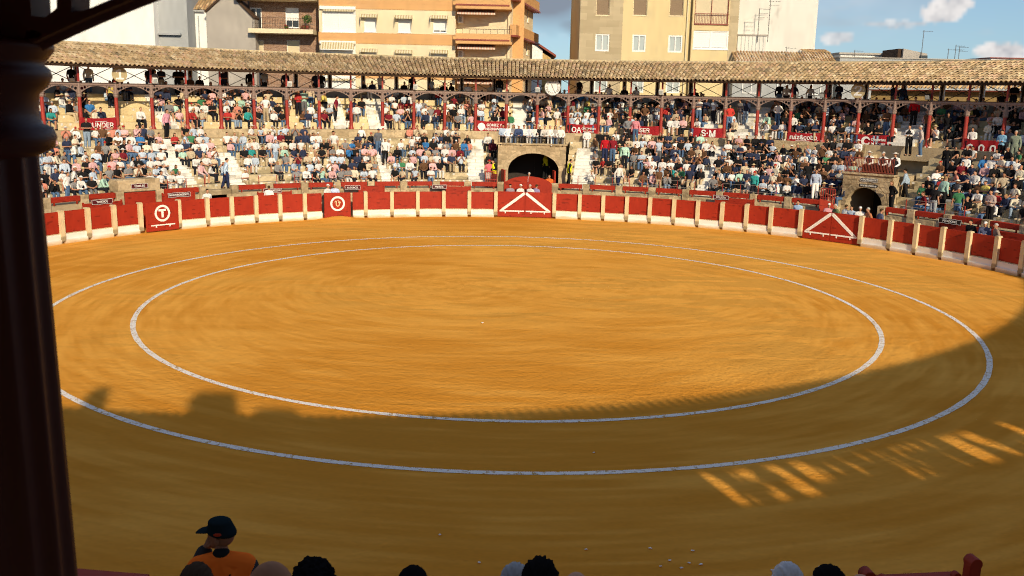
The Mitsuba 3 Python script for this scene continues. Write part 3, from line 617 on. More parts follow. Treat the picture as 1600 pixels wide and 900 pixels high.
def banner(a0, a1, z0, z1, label, deco):
    t = thing('cloth_banner', label, 'banner', None); am = (a0+a1)/2; hw = math.radians(a1-a0)/2*RC; r = RC-.16
    n, q = 24, 8; X = np.linspace(-hw, hw, n+1); Z = np.linspace(z0, z1, q+1); v = []
    for s_ in (0, 1):
        for z in Z:
            for x in X:
                e = (x/hw); sag = -.06*(1-e*e)*(1 if z > (z0+z1)/2 else .6); y = .018*math.sin(x*9+am)+.012*math.sin(x*23+z*7)
                v.append([x, y+.006*s_, z+sag])
    f = []; k = (n+1)*(q+1)
    for s_ in (0, 1):
        for j in range(q):
            for i in range(n):
                a = s_*k+j*(n+1)+i; f += [[a, a+1, a+n+2], [a, a+n+2, a+n+1]]
    part(t, 'cloth', pol(trimesh.Trimesh(v, f, process=False), am, r), 'm_banner', True)
    zc = (z0+z1)/2-.05
    for s, x, dz, h, bold in deco:
        if s == 'O': m = extr(Point(0, 0).buffer(h, 12), .006) ; m.apply_translation([0, -.006, 0])
        elif s == 'o': m = extr(Point(0, 0).buffer(h, 12).difference(Point(0, 0).buffer(h*.68, 12)), .006); m.apply_translation([0, -.006, 0])
        elif s == 'C': m = extr(Point(0, 0).buffer(h, 12).difference(Point(h*.18, 0).buffer(h*.55, 12)).difference(sbox(.1*h, -.25*h, 2*h, .25*h)), .006); m.apply_translation([0, -.006, 0])
        elif s == 'n': m = extr(unary_union([Point(0, 0).buffer(h, 12), sbox(-h, -h*1.1, h, 0)]).difference(unary_union([Point(0, -.1*h).buffer(h*.55, 10), sbox(-h*.55, -2*h, h*.55, -.1*h)])), .006); m.apply_translation([0, -.006, 0])
        elif s == '-': m = bx(-h/2, h/2, -.006, 0, -.012, .012)
        else: m = text(s, h, .006, bold)
        m.apply_translation([x*hw, -.034, zc+dz]); part(t, 'print', pol(m, am, r), 'm_white')
B_ = lambda k: A0+DC*k
banner(B_(-14)-.2, B_(-13)-.3, 4.95, 5.7, 'red banner reading GUNDER, nearest the dark foreground column', [('GUNDER', .1, -.02, .27, True), ('-', .15, .2, .7, 0), ('-', .5, -.25, .4, 0)])
banner(B_(-2)+.2, B_(-1)-.2, 4.95, 5.7, 'red banner with a white disc and two text lines', [('O', -.68, 0, .26, 0), ('GOMEZ Y', .25, .12, .17, True), ('HERMANOS', .28, -.15, .17, True)])
banner(B_(1)+.2, B_(2)-.15, 4.92, 5.62, 'red banner reading OA beside small text', [('OA', -.45, 0, .34, True), ('ORTOPEDIA', .42, .08, .12, True), ('AVANZADA', .42, -.12, .1, True)])
banner(B_(3)+.2, B_(4)-.15, 4.9, 5.62, 'red banner reading SER with small text below', [('SER', 0, .1, .27, True), ('RADIO UBEDA', 0, -.2, .11, True)])
banner(B_(5)+.2, B_(6)-.1, 4.9, 5.62, 'red banner reading SM in bold white letters', [('S\u00b7M', .05, .05, .40, True), ('-', -.4, -.25, .35, 0)])
banner(B_(8)-.1, B_(9)-.15, 4.86, 5.55, 'red banner reading ruiz and cobo', [('ruiz&cobo', 0, .08, .27, True), ('-', -.05, -.14, .9, 0), ('-', .3, -.24, .7, 0)])
banner(B_(10)+.25, B_(11)-.2, 4.86, 5.6, 'red banner with a round C mark reading Deportes la Loma', [('C', -.45, 0, .28, 0), ('Deportes', .38, .12, .15, True), ('la Loma', .38, -.13, .17, True)])
banner(B_(13)+.1, B_(14)+.1, 4.86, 5.62, 'shaded red banner with three pale arch marks', [('n', -.6, -.02, .17, 0), ('n', 0, -.02, .17, 0), ('n', .6, -.02, .17, 0)])

# ------------------------------------------------------------------ the near column beside the viewer
t = thing('near_column', 'dark fluted cast iron column with bracket, close beside the viewer', 'column')
ang = np.linspace(0, 2*PI, 96, endpoint=False)
def fluted(zr, nf=14):
    v = []
    for z, rad, fl in zr:
        rr = rad*(1-fl*(.5+.5*np.cos(ang*nf))**.6)
        v.append(np.stack([rr*np.cos(ang), rr*np.sin(ang), 0*ang+z], 1))
    n = len(ang); f = []; i = np.arange(n); j = (i+1) % n
    for k in range(len(zr)-1): f += [np.stack([k*n+i, k*n+j, (k+1)*n+j], 1), np.stack([k*n+i, (k+1)*n+j, (k+1)*n+i], 1)]
    return trimesh.Trimesh(np.vstack(v), np.vstack(f), process=False)
zr = [(5.0, .17, 0), (5.1, .17, 0), (5.12, .14, 0), (5.3, .13, .0), (5.32, .127, .10)]+[(5.32+(7.33-5.32)*q, .127-.018*q, .10) for q in np.linspace(.05, 1, 14)]
part(t, 'shaft', pol(fluted(zr), NEARCOL, RC), 'm_iron_shade', True)
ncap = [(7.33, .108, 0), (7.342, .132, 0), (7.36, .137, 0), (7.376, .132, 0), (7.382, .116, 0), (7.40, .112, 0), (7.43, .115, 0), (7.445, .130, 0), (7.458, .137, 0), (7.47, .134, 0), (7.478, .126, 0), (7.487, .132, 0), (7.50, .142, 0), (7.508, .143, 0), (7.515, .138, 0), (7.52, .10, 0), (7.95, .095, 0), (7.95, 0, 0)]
part(t, 'capital', pol(fluted(ncap), NEARCOL, RC), 'm_iron_shade', True)
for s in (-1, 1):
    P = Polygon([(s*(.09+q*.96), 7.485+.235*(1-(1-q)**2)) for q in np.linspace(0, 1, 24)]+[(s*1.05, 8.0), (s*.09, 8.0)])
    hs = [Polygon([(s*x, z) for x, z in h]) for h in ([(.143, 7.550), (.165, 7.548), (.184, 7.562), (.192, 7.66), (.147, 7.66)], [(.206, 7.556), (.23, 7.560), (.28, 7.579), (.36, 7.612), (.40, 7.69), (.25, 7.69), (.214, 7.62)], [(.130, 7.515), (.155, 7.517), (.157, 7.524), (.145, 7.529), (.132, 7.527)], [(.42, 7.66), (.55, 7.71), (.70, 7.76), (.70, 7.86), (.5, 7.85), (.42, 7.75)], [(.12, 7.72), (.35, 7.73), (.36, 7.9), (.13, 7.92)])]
    m = extr(P.difference(unary_union(hs)), .06); m.apply_translation([0, -.03, 0]); part(t, 'bracket', pol(m, NEARCOL, RC), 'm_iron_shade')
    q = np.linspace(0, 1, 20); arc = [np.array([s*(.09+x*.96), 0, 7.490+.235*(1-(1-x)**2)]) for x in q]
    part(t, 'bracket_rib', pol(cat([tube(arc[i], arc[i+1], .014, 8) for i in range(19)]), NEARCOL, RC), 'm_iron_shade', 50)
part(t, 'scroll', pol(cat([tube((.10, 0, 7.36), (.125, 0, 7.40), .02, 8), tube((.125, 0, 7.40), (.122, 0, 7.44), .022, 8)]), NEARCOL, RC), 'm_iron_shade', 50)
part(t, 'upper_post', pol(bx(-.06, .06, -.06, .06, 7.96, 8.7), NEARCOL, RC), 'm_iron_shade')

# ------------------------------------------------------------------ houses round the ring
def wallmesh(x0, x1, z0, z1, holes, y, th=.22):
    P = sbox(x0, z0, x1, z1)
    if holes: P = P.difference(unary_union([sbox(a, c, b, d) for a, b, c, d in holes]))
    m = extr(P, th); m.apply_translation([0, y, 0]); return m
def blk(parent, name, r4, y0, y1, mat, M=None, label=None):
    m = cbx(r4[0], r4[1], y0, y1, r4[2], r4[3], .01) if min(r4[1]-r4[0], y1-y0, r4[3]-r4[2]) > .06 else bx(r4[0], r4[1], y0, y1, r4[2], r4[3])
    if M is not None: m.apply_transform(M)
    return part(parent, name, m, mat, label=label)
def window(parent, r4, y, kind='blind', frame=.06, sash=1, M=None, sill=True, fmat='m_white', gap=0.0):
    x0, x1, z0, z1 = r4; fr = sbox(x0, z0, x1, z1).difference(unary_union([sbox(x0+frame+(x1-x0-frame*2)*i/sash+(frame*.4 if i else 0), z0+frame, x0+frame+(x1-x0-frame*2)*(i+1)/sash-(frame*.4 if i < sash-1 else 0), z1-frame) for i in range(sash)]))
    m = extr(fr, .07); m.apply_translation([0, y+.07, 0])
    if M is not None: m.apply_transform(M)
    w = part(parent, 'window', m, fmat)
    mat = {'blind': 'm_blind', 'pane': 'm_pane', 'brown': 'm_bshutter', 'beige': 'm_beige', 'dark': 'm_darkpane'}[kind]
    blk(w, 'pane', (x0, x1, z0, z1), y+.16, y+.18, 'm_darkpane' if gap else mat, M)
    if gap: blk(w, 'shutter', (x0+frame, x1-frame, z0+gap*(z1-z0), z1-frame), y+.12, y+.15, mat, M)
    if sill: blk(w, 'sill', (x0-.06, x1+.06, z0-.06, z0), y-.06, y+.1, fmat, M)
    return w
def tilefield(parent, name, o, u, v, nu, nv, seed, w=.21, L=.5, label=None):
    o, u, v = (np.array(q, float) for q in (o, u, v)); u /= np.linalg.norm(u); v /= np.linalg.norm(v); up = np.cross(u, v); rr = np.random.default_rng(seed); V, F, C = [], [], []; b = 0
    for i in range(nu):
        for j in range(nv):
            q = tv.copy(); p = o+u*(w*1.18*(i+.5))+v*(j*(L-.06)+rr.normal(0, .012))+up*(.03+rr.normal(0, .004))
            V.append(p+q[:, :1]*(w/.215)*u+q[:, 1:2]*(L/.56)*v+q[:, 2:]*up); F.append(tf+b); b += len(tv); C.append(np.tile(TC[rr.choice(8, p=TCp)]*np.array([1.0, .86, .74])*rr.uniform(.8, 1.05), (len(tv), 1)))
    k = part(parent, name, trimesh.Trimesh(np.vstack(V), np.vstack(F), process=False), 'm_vc', False, np.vstack(C)); labels[k] = {'kind': 'stuff', 'label': label or 'clay barrel tiles'}

# white house and its side face, shade painted in as grey
t = thing('white_house', 'tall plain white house wall behind the near end of the tiled roof', 'house')
x0, x1, z0, z1 = -50.69, -30.15, 11.26, 20.91
part(t, 'wall', bx(x0, x1, 47, 60, 0, z1), 'm_bwhite')
t = thing('shaded_house_side', 'blank white house side with shade painted grey and one thin shadowed ledge', 'house')
x0, x1, z0, z1 = -30.55, -27.70, 11.56, 20.32
part(t, 'wall', bx(x0+.02, x1, 48, 60, 0, z1), 'm_bgrey')
blk(t, 'ledge', (-30.46, -28.23, 11.82, 11.98), 47.6, 48.0, 'm_bgrey')
blk(t, 'slot', (-30.42, -28.30, 11.72, 11.82), 47.95, 48.01, 'm_darkpane')
# small white house with tiles, gabled grey house
t = thing('gabled_house', 'grey rendered gable house with a white side and clay tile roof', 'house')
gx0, gz = (-26.41, 13.80); gx1, gzr = (-22.26, 13.36); ax, az_ = (-24.42, 15.52)
P = Polygon([(gx0, 0), (gx1, 0), (gx1, gzr), (ax, az_), (gx0, gz)]); m = extr(P, 10); m.apply_translation([0, 49, 0]); part(t, 'wall', m, 'm_rendergrey')
for p, q in (((gx0, gz), (ax, az_)), ((ax, az_), (gx1, gzr))):
    d = np.array(q)-np.array(p); d /= np.linalg.norm(d); nrm = np.array([-d[1], d[0]])
    P = Polygon([p, q, tuple(np.array(q)+nrm*.16), tuple(np.array(p)+nrm*.16)]); m = extr(P, 10.3); m.apply_translation([0, 48.8, 0]); part(t, 'roof', m, 'm_wood')
x0, x1, z0, z1 = -28.57, -26.79, 10.90, 14.02
side_ = part(t, 'side_wall', wallmesh(x0, x1+.2, 0, z1, [(-28.36, -27.91, 11.70, 12.94)], 50), 'm_bwhite')
blk(t, 'core', (x0, x1, 0, z1), 50.3, 56, 'm_bwhite')
window(t, (-28.36, -27.91, 11.70, 12.94), 50, 'pane')
tilefield(t, 'roof_tile', [x0-.3, 49.7, z1], [1, 0, 0], [0, .9, .5], 12, 9, 21)
part(t, 'gutter', tube((x0, 49.7, z1-.02), (x1, 49.7, z1-.02), .07, 8), 'm_bgrey'); px_, pz_ = (-27.39, 12.79); part(t, 'drain_pipe', tube((px_, 49.9, 2), (px_, 49.9, z1-.4), .05, 8), 'm_bgrey')
# brick flats
t = thing('brick_flats', 'brown brick flats with a planted balcony', 'building')
Yb = 50
hol = [(-22.92, -21.92, 12.58, 14.40), (-19.86, -18.70, 12.80, 14.46), (-22.67, -21.83, 10.64, 11.66), (-19.82, -18.70, 10.70, 11.73)]
x0, x1, z0, z1 = -22.96, -16.97, 10.79, 17.20
part(t, 'wall', wallmesh(x0, x1, 0, z1, hol, Yb), 'm_brick'); part(t, 'core', bx(x0, x1, Yb+.25, 60, 0, z1), 'm_brick')
d = window(t, hol[0], Yb, 'dark', .09, 2); w = window(t, hol[1], Yb, 'blind', .06, 2, gap=.36); window(t, hol[2], Yb, 'beige', .04); window(t, hol[3], Yb, 'beige', .04)
b = blk(t, 'balcony', (-22.63, -17.13, 12.19, 12.56), 48.2, 50, 'm_creamwall')
bx0, bx1, bz0, bz1 = -22.25, -17.08, 12.52, 13.47
part(b, 'railing', cat([bx(bx0, bx1, 48.28, 48.31, q-.012, q+.012) for q in (bz0+.1, (bz0+bz1)/2, bz1)]+[bx(q-.008, q+.008, 48.285, 48.305, bz0, bz1) for q in np.arange(bx0, bx1, .14)]), 'm_dark')
blk(t, 'upper_balcony', (-23.73, -16.90, 14.93, 15.29), 48.2, 50, 'm_creamwall')
def bush(key, c, rad, n, seed, col, flower=None):
    rr = np.random.default_rng(seed); V, F, C = [], [], []
    for i in range(n):
        d_ = rr.normal(0, 1, 3); d_ /= np.linalg.norm(d_); p = np.array(c)+d_*rad*rr.uniform(.2, 1)**.5; u = rr.normal(0, 1, 3); u /= np.linalg.norm(u); w_ = np.cross(u, d_+.1); w_ /= np.linalg.norm(w_); s = rr.uniform(.05, .1)
        V += [p-u*s, p+w_*s*.5, p+u*s, p-w_*s*.5]; F += [[4*i, 4*i+1, 4*i+2], [4*i, 4*i+2, 4*i+3]]; cc = np.array(flower if flower is not None and rr.random() < .35 else col)*rr.uniform(.6, 1.3); C += [cc]*4
    return put(key, trimesh.Trimesh(V, F, process=False), 'm_vc', False, np.array(C))
for (px, pz), rad, n, fl, lab in (((-17.68, 13.43), .42, 260, None, 'green leafy plant standing on the brick flats balcony'), ((-19.47, 12.70), .24, 120, (.5, .03, .02), 'red flowering plant on the brick balcony, under the white shutter'), ((-18.00, 12.73), .2, 100, (.5, .03, .02), 'red flowering plant on the brick balcony, beside the leafy plant')):
    k = thing('balcony_plant', lab, 'plant'); bush(k+'__crown', (px, 48.6, pz), rad, n, int(abs(px)*100), (.06, .13, .03), fl); part(k, 'pot', trimesh.creation.cylinder(.13, .25, sections=10, transform=trimesh.transformations.translation_matrix([px, 48.6, (-17.70, 12.63)[1]+.13])), 'm_redframe')
# orange and cream flats
t = thing('banded_flats', 'cream flats with orange bands and small awnings over the windows', 'building'); Y = 48
FX0, FX1, _, FZT = -16.55, -4.98, 10.37, 18.17
rows = [-39, 15, 69, 123, 177]
wins = []
fl = dict(big=(-16.24, -13.39, 15.21, 17.01), band=(-16.49, -5.01, 17.09, 17.96), cornice=(-16.38, -13.38, 17.01, 17.26), wins=[(-12.70, -11.67, 15.26, 16.45), (-9.84, -8.76, 15.27, 16.41), (-6.88, -5.75, 15.33, 16.47)], aw=[(-12.96, -11.56, 16.45, 16.70), (-10.05, -8.60, 16.41, 16.66), (-7.10, -5.65, 16.47, 16.72)], val=(-16.12, -13.49, 16.80, 17.01), roll=(-16.23, -13.44, 16.55, 17.21), n=-1)
wins.append(fl)
fl = dict(big=(-16.30, -13.43, 12.39, 14.22), band=(-16.54, -4.98, 14.31, 15.19), cornice=(-16.44, -13.42, 14.22, 14.48), wins=[(-12.73, -11.70, 12.45, 13.65), (-9.85, -8.77, 12.46, 13.61), (-6.87, -5.73, 12.52, 13.67)], aw=[(-12.99, -11.58, 13.65, 13.91), (-10.07, -8.60, 13.61, 13.87), (-7.09, -5.63, 13.67, 13.93)], val=(-16.18, -13.53, 14.01, 14.22), roll=(-16.29, -13.47, 13.75, 14.43), n=0)
wins.append(fl)
fl = dict(big=(-16.36, -13.47, 9.53, 11.39), band=(-16.61, -4.96, 11.48, 12.37), cornice=(-16.50, -13.45, 11.39, 11.65), wins=[(-12.76, -11.72, 9.59, 10.81), (-9.86, -8.77, 9.60, 10.77), (-6.86, -5.71, 9.66, 10.83)], aw=[(-13.03, -11.61, 10.81, 11.08), (-10.08, -8.61, 10.77, 11.03), (-7.08, -5.61, 10.83, 11.10)], val=(-16.24, -13.57, 11.18, 11.39), roll=(-16.35, -13.51, 10.91, 11.60), n=1)
wins.append(fl)
fl = dict(big=(-16.42, -13.51, 6.63, 8.52), band=(-16.67, -4.94, 8.61, 9.51), cornice=(-16.56, -13.49, 8.52, 8.78), wins=[(-12.79, -11.75, 6.69, 7.93), (-9.88, -8.77, 6.70, 7.89), (-6.85, -5.69, 6.76, 7.95)], aw=[(-13.06, -11.63, 7.93, 8.20), (-10.09, -8.61, 7.89, 8.15), (-7.07, -5.59, 7.95, 8.22)], val=(-16.29, -13.60, 8.30, 8.52), roll=(-16.41, -13.55, 8.03, 8.73), n=2)
wins.append(fl)
fl = dict(big=(-16.48, -13.54, 3.69, 5.60), band=(-16.73, -4.91, 5.69, 6.61), cornice=(-16.63, -13.53, 5.60, 5.87), wins=[(-12.83, -11.77, 3.75, 5.01), (-9.89, -8.78, 3.76, 4.96), (-6.84, -5.67, 3.82, 5.03)], aw=[(-13.10, -11.66, 5.01, 5.28), (-10.11, -8.61, 4.96, 5.23), (-7.06, -5.57, 5.02, 5.30)], val=(-16.35, -13.64, 5.39, 5.60), roll=(-16.47, -13.59, 5.11, 5.82), n=3)
wins.append(fl)

part(t, 'wall', wallmesh(FX0, FX1, 0, FZT, [f['big'] for f in wins]+[w for f in wins for w in f['wins']], Y), 'm_creamwall'); part(t, 'core', bx(FX0, FX1, Y+.25, 62, 0, FZT), 'm_creamwall')
for f in wins:
    x0, x1, z0, z1 = f['band']; zm = (z0+z1)/2
    part(t, 'band', cat([bx(x0+.01, x1, Y-.05, Y-.002, z0, zm-.02), bx(x0+.01, x1, Y-.05, Y-.002, zm+.02, z1), bx(x0+.01, x1, Y-.03, Y-.002, zm-.02, zm+.02)]), 'm_orange')
    window(t, f['big'], Y, 'blind', .10, 2, gap=.05); blk(t, 'awning_box', f['cornice'], Y-.25, Y-.003, 'm_white')
    if f['n'] % 2 == 0:
        x0, x1, z0, z1 = f['val']; q = np.linspace(x0, x1, 41); P = Polygon([(x0, z1)]+[(x, z0+.08*abs(math.sin(i*PI/4))) for i, x in enumerate(q)]+[(x1, z1)]); m = extr(P, .02); m.apply_translation([0, Y-.22, 0]); part(t, 'awning_valance', m, 'm_awning')
    else:
        x0, x1, z0, z1 = f['roll']; m = trimesh.Trimesh(np.array([[x0, Y-.2, z1], [x1, Y-.2, z1], [x0, Y-.75, z0], [x1, Y-.75, z0], [x0, Y-.18, z1+.01], [x1, Y-.18, z1+.01], [x0, Y-.73, z0+.01], [x1, Y-.73, z0+.01]]), [[0, 2, 3], [0, 3, 1], [4, 7, 6], [4, 5, 7], [0, 6, 2], [0, 4, 6], [1, 3, 7], [1, 7, 5], [2, 7, 3], [2, 6, 7]], process=False); part(t, 'awning', m, 'm_awning'); blk(t, 'awning_bar', (x0, x1, z0-.04, z0+.03), Y-.78, Y-.72, 'm_white')
    for w, a in zip(f['wins'], f['aw']):
        window(t, w, Y, 'blind', .07, 2 if w[0] > -9 else 1, gap=.16 if w[0] > -9 else .03)
        x0, x1, z0, z1 = a; q = np.linspace(0, 1, 7); prof = [(-.02-.5*math.sin(s*PI/2), z1-(z1-z0+.05)*(1-math.cos(s*PI/2))) for s in q]
        V = [[x, Y+p[0], p[1]] for p in prof for x in (x0, x1)]; F = []
        for i in range(6): F += [[2*i, 2*i+2, 2*i+3], [2*i, 2*i+3, 2*i+1]]
        aw = part(t, 'window_awning', trimesh.Trimesh(V, F, process=False), 'm_awning')
        for x in (x0, x1-.02):
            P = Polygon([(p[0], p[1]) for p in prof]+[(-.5, z0-.62), (-.46, z0-.62), (-.30, z0-.25), (-.02, z0+.05)]); m = trimesh.creation.extrude_polygon(P.buffer(0), .02, engine='earcut'); v = m.vertices.copy(); m.vertices = np.stack([x+v[:, 2], Y+v[:, 0], v[:, 1]], 1); part(aw, 'side_flap', m, 'm_awning')
# corner with balconies
t = thing('balcony_flats', 'orange corner flats with long balconies and air conditioners', 'building')

f = dict(win=(-3.50, -2.40, 15.30, 16.77), slab=(-4.93, -0.22, 14.43, 14.63), par=(-4.93, -0.34, 14.63, 15.26), rail=(-4.94, -0.24, 15.26, 15.64), aw=(-4.84, -1.67, 16.94, 17.25), ac=(-4.90, -4.41, 16.25, 16.88), strip=(-4.93, -0.44, 14.68, 14.81), n=-1)
x0, x1, z0, z1 = f['slab']; sl_ = part(t, 'balcony', cat([cbx(x0, x1, 46.9, 49.6, z0, z1, .01)]), 'm_orange')
part(sl_, 'parapet', bx(*f['par'][:2], 46.95, 47.03, *f['par'][2:]), 'm_orange'); part(sl_, 'planter', bx(*f['strip'][:2], 46.9, 46.945, *f['strip'][2:]), 'm_redframe')
x0, x1, z0, z1 = f['rail']; part(sl_, 'rail', cat([bx(x0, x1, 46.95, 47.0, z1-.04, z1)]+[bx(q-.015, q+.015, 46.96, 46.99, z0, z1) for q in np.linspace(x0+.02, x1-.02, 9)]), 'm_dark')
window(t, f['win'], 49.6, 'blind', .06, 1, gap=.05, sill=False)
ac = part(t, 'air_conditioner', cbx(f['ac'][0], f['ac'][1], 49.0, 49.45, f['ac'][2], f['ac'][3], .03), 'm_white'); part(ac, 'grille', bx(f['ac'][0]+.08, f['ac'][1]-.14, 48.985, 49.0, f['ac'][2]+.1, f['ac'][3]-.1), 'm_bgrey')
x0, x1, z0, z1 = f['aw']; part(t, 'awning', trimesh.Trimesh(np.array([[x0, 48.6, z1], [x1, 48.6, z1], [x0, 47.3, z0], [x1, 47.3, z0], [x0, 47.3, z0-.14], [x1, 47.3, z0-.14]]), [[0, 2, 3], [0, 3, 1], [2, 4, 5], [2, 5, 3]], process=False), 'm_awning2')

f = dict(win=(-3.46, -2.35, 12.43, 13.92), slab=(-4.90, -0.16, 11.60, 11.81), par=(-4.91, -0.28, 11.81, 12.44), rail=(-4.91, -0.18, 12.44, 12.83), aw=(-4.82, -1.63, 14.15, 14.46), ac=(-4.87, -4.38, 13.41, 14.05), strip=(-4.90, -0.39, 11.86, 11.99), n=0)
x0, x1, z0, z1 = f['slab']; sl_ = part(t, 'balcony', cat([cbx(x0, x1, 46.9, 49.6, z0, z1, .01)]), 'm_orange')
part(sl_, 'parapet', bx(*f['par'][:2], 46.95, 47.03, *f['par'][2:]), 'm_orange'); part(sl_, 'planter', bx(*f['strip'][:2], 46.9, 46.945, *f['strip'][2:]), 'm_redframe')
x0, x1, z0, z1 = f['rail']; part(sl_, 'rail', cat([bx(x0, x1, 46.95, 47.0, z1-.04, z1)]+[bx(q-.015, q+.015, 46.96, 46.99, z0, z1) for q in np.linspace(x0+.02, x1-.02, 9)]), 'm_dark')
window(t, f['win'], 49.6, 'blind', .06, 1, gap=.05, sill=False)
ac = part(t, 'air_conditioner', cbx(f['ac'][0], f['ac'][1], 49.0, 49.45, f['ac'][2], f['ac'][3], .03), 'm_white'); part(ac, 'grille', bx(f['ac'][0]+.08, f['ac'][1]-.14, 48.985, 49.0, f['ac'][2]+.1, f['ac'][3]-.1), 'm_bgrey')
x0, x1, z0, z1 = f['aw']; part(t, 'awning', trimesh.Trimesh(np.array([[x0, 48.6, z1], [x1, 48.6, z1], [x0, 47.3, z0], [x1, 47.3, z0], [x0, 47.3, z0-.14], [x1, 47.3, z0-.14]]), [[0, 2, 3], [0, 3, 1], [2, 4, 5], [2, 5, 3]], process=False), 'm_awning2')

f = dict(win=(-3.42, -2.31, 9.51, 11.03), slab=(-4.88, -0.10, 8.73, 8.94), par=(-4.88, -0.22, 8.94, 9.58), rail=(-4.89, -0.12, 9.58, 9.98), aw=(-4.79, -1.58, 11.32, 11.64), ac=(-4.84, -4.35, 10.53, 11.18), strip=(-4.88, -0.33, 8.99, 9.13), n=1)
x0, x1, z0, z1 = f['slab']; sl_ = part(t, 'balcony', cat([cbx(x0, x1, 46.9, 49.6, z0, z1, .01)]), 'm_orange')
part(sl_, 'parapet', bx(*f['par'][:2], 46.95, 47.03, *f['par'][2:]), 'm_orange'); part(sl_, 'planter', bx(*f['strip'][:2], 46.9, 46.945, *f['strip'][2:]), 'm_redframe')
x0, x1, z0, z1 = f['rail']; part(sl_, 'rail', cat([bx(x0, x1, 46.95, 47.0, z1-.04, z1)]+[bx(q-.015, q+.015, 46.96, 46.99, z0, z1) for q in np.linspace(x0+.02, x1-.02, 9)]), 'm_dark')
window(t, f['win'], 49.6, 'blind', .06, 1, gap=.05, sill=False)
ac = part(t, 'air_conditioner', cbx(f['ac'][0], f['ac'][1], 49.0, 49.45, f['ac'][2], f['ac'][3], .03), 'm_white'); part(ac, 'grille', bx(f['ac'][0]+.08, f['ac'][1]-.14, 48.985, 49.0, f['ac'][2]+.1, f['ac'][3]-.1), 'm_bgrey')
x0, x1, z0, z1 = f['aw']; part(t, 'awning', trimesh.Trimesh(np.array([[x0, 48.6, z1], [x1, 48.6, z1], [x0, 47.3, z0], [x1, 47.3, z0], [x0, 47.3, z0-.14], [x1, 47.3, z0-.14]]), [[0, 2, 3], [0, 3, 1], [2, 4, 5], [2, 5, 3]], process=False), 'm_awning2')

f = dict(win=(-3.39, -2.26, 6.55, 8.09), slab=(-4.85, -0.04, 5.81, 6.03), par=(-4.85, -0.16, 6.03, 6.68), rail=(-4.86, -0.06, 6.68, 7.09), aw=(-4.77, -1.53, 8.45, 8.77), ac=(-4.82, -4.32, 7.61, 8.27), strip=(-4.85, -0.27, 6.08, 6.22), n=2)
x0, x1, z0, z1 = f['slab']; sl_ = part(t, 'balcony', cat([cbx(x0, x1, 46.9, 49.6, z0, z1, .01)]), 'm_orange')
part(sl_, 'parapet', bx(*f['par'][:2], 46.95, 47.03, *f['par'][2:]), 'm_orange'); part(sl_, 'planter', bx(*f['strip'][:2], 46.9, 46.945, *f['strip'][2:]), 'm_redframe')
x0, x1, z0, z1 = f['rail']; part(sl_, 'rail', cat([bx(x0, x1, 46.95, 47.0, z1-.04, z1)]+[bx(q-.015, q+.015, 46.96, 46.99, z0, z1) for q in np.linspace(x0+.02, x1-.02, 9)]), 'm_dark')
window(t, f['win'], 49.6, 'blind', .06, 1, gap=.05, sill=False)
ac = part(t, 'air_conditioner', cbx(f['ac'][0], f['ac'][1], 49.0, 49.45, f['ac'][2], f['ac'][3], .03), 'm_white'); part(ac, 'grille', bx(f['ac'][0]+.08, f['ac'][1]-.14, 48.985, 49.0, f['ac'][2]+.1, f['ac'][3]-.1), 'm_bgrey')
x0, x1, z0, z1 = f['aw']; part(t, 'awning', trimesh.Trimesh(np.array([[x0, 48.6, z1], [x1, 48.6, z1], [x0, 47.3, z0], [x1, 47.3, z0], [x0, 47.3, z0-.14], [x1, 47.3, z0-.14]]), [[0, 2, 3], [0, 3, 1], [2, 4, 5], [2, 5, 3]], process=False), 'm_awning2')

x0, x1, _, _ = -5.08, -0.06, 10.60, 18.55; zt = FZT
part(t, 'wall', wallmesh(x0+.01, x1+.9, 0, zt, [(-3.50, -2.40, 15.30, 16.77), (-3.46, -2.35, 12.43, 13.92), (-3.42, -2.31, 9.51, 11.03), (-3.39, -2.26, 6.55, 8.09)], 49.6), 'm_orange'); part(t, 'core', bx(x0+.01, x1+.9, 49.85, 62, 0, zt), 'm_orange')
# receding side wall
p1 = np.array([(-0.34, 12.17)[0], 48.4]); p2 = np.array([(1.80, 12.91)[0], 60.0]); d = p2-p1; Ls = np.linalg.norm(d); d /= Ls
M = np.eye(4); M[:2, 0] = d; M[:2, 1] = [-d[1], d[0]]; M[:2, 3] = p1
hs = [(3.0+2.6*i, 4.1+2.6*i, (0.70, 11.21)[1]+2.98*k, (0.66, 13.09)[1]+2.98*k) for i in range(3) for k in range(-2, 2)]
m = wallmesh(0, Ls, 0, zt, hs, 0); m.apply_transform(M); part(t, 'side_wall', m, 'm_creamwall')
m = bx(.2, Ls, .24, 5, 0, zt); m.apply_transform(M); part(t, 'side_core', m, 'm_creamwall')
for h in hs: window(t, h, 0, 'beige', .05, 1, M)
for k in range(-2, 2):
    z_ = (0.65, 13.42)[1]+2.98*k
    m = bx(-.2, Ls+.4, -.55, -.003, z_-.95+.0, z_-.1); m.apply_transform(M); part(t, 'side_band', m, 'm_orange')
    m = bx(-.25, Ls+.5, -.65, -.003, z_-1.1, z_-.95); m.apply_transform(M); part(t, 'side_slab', m, 'm_redframe')
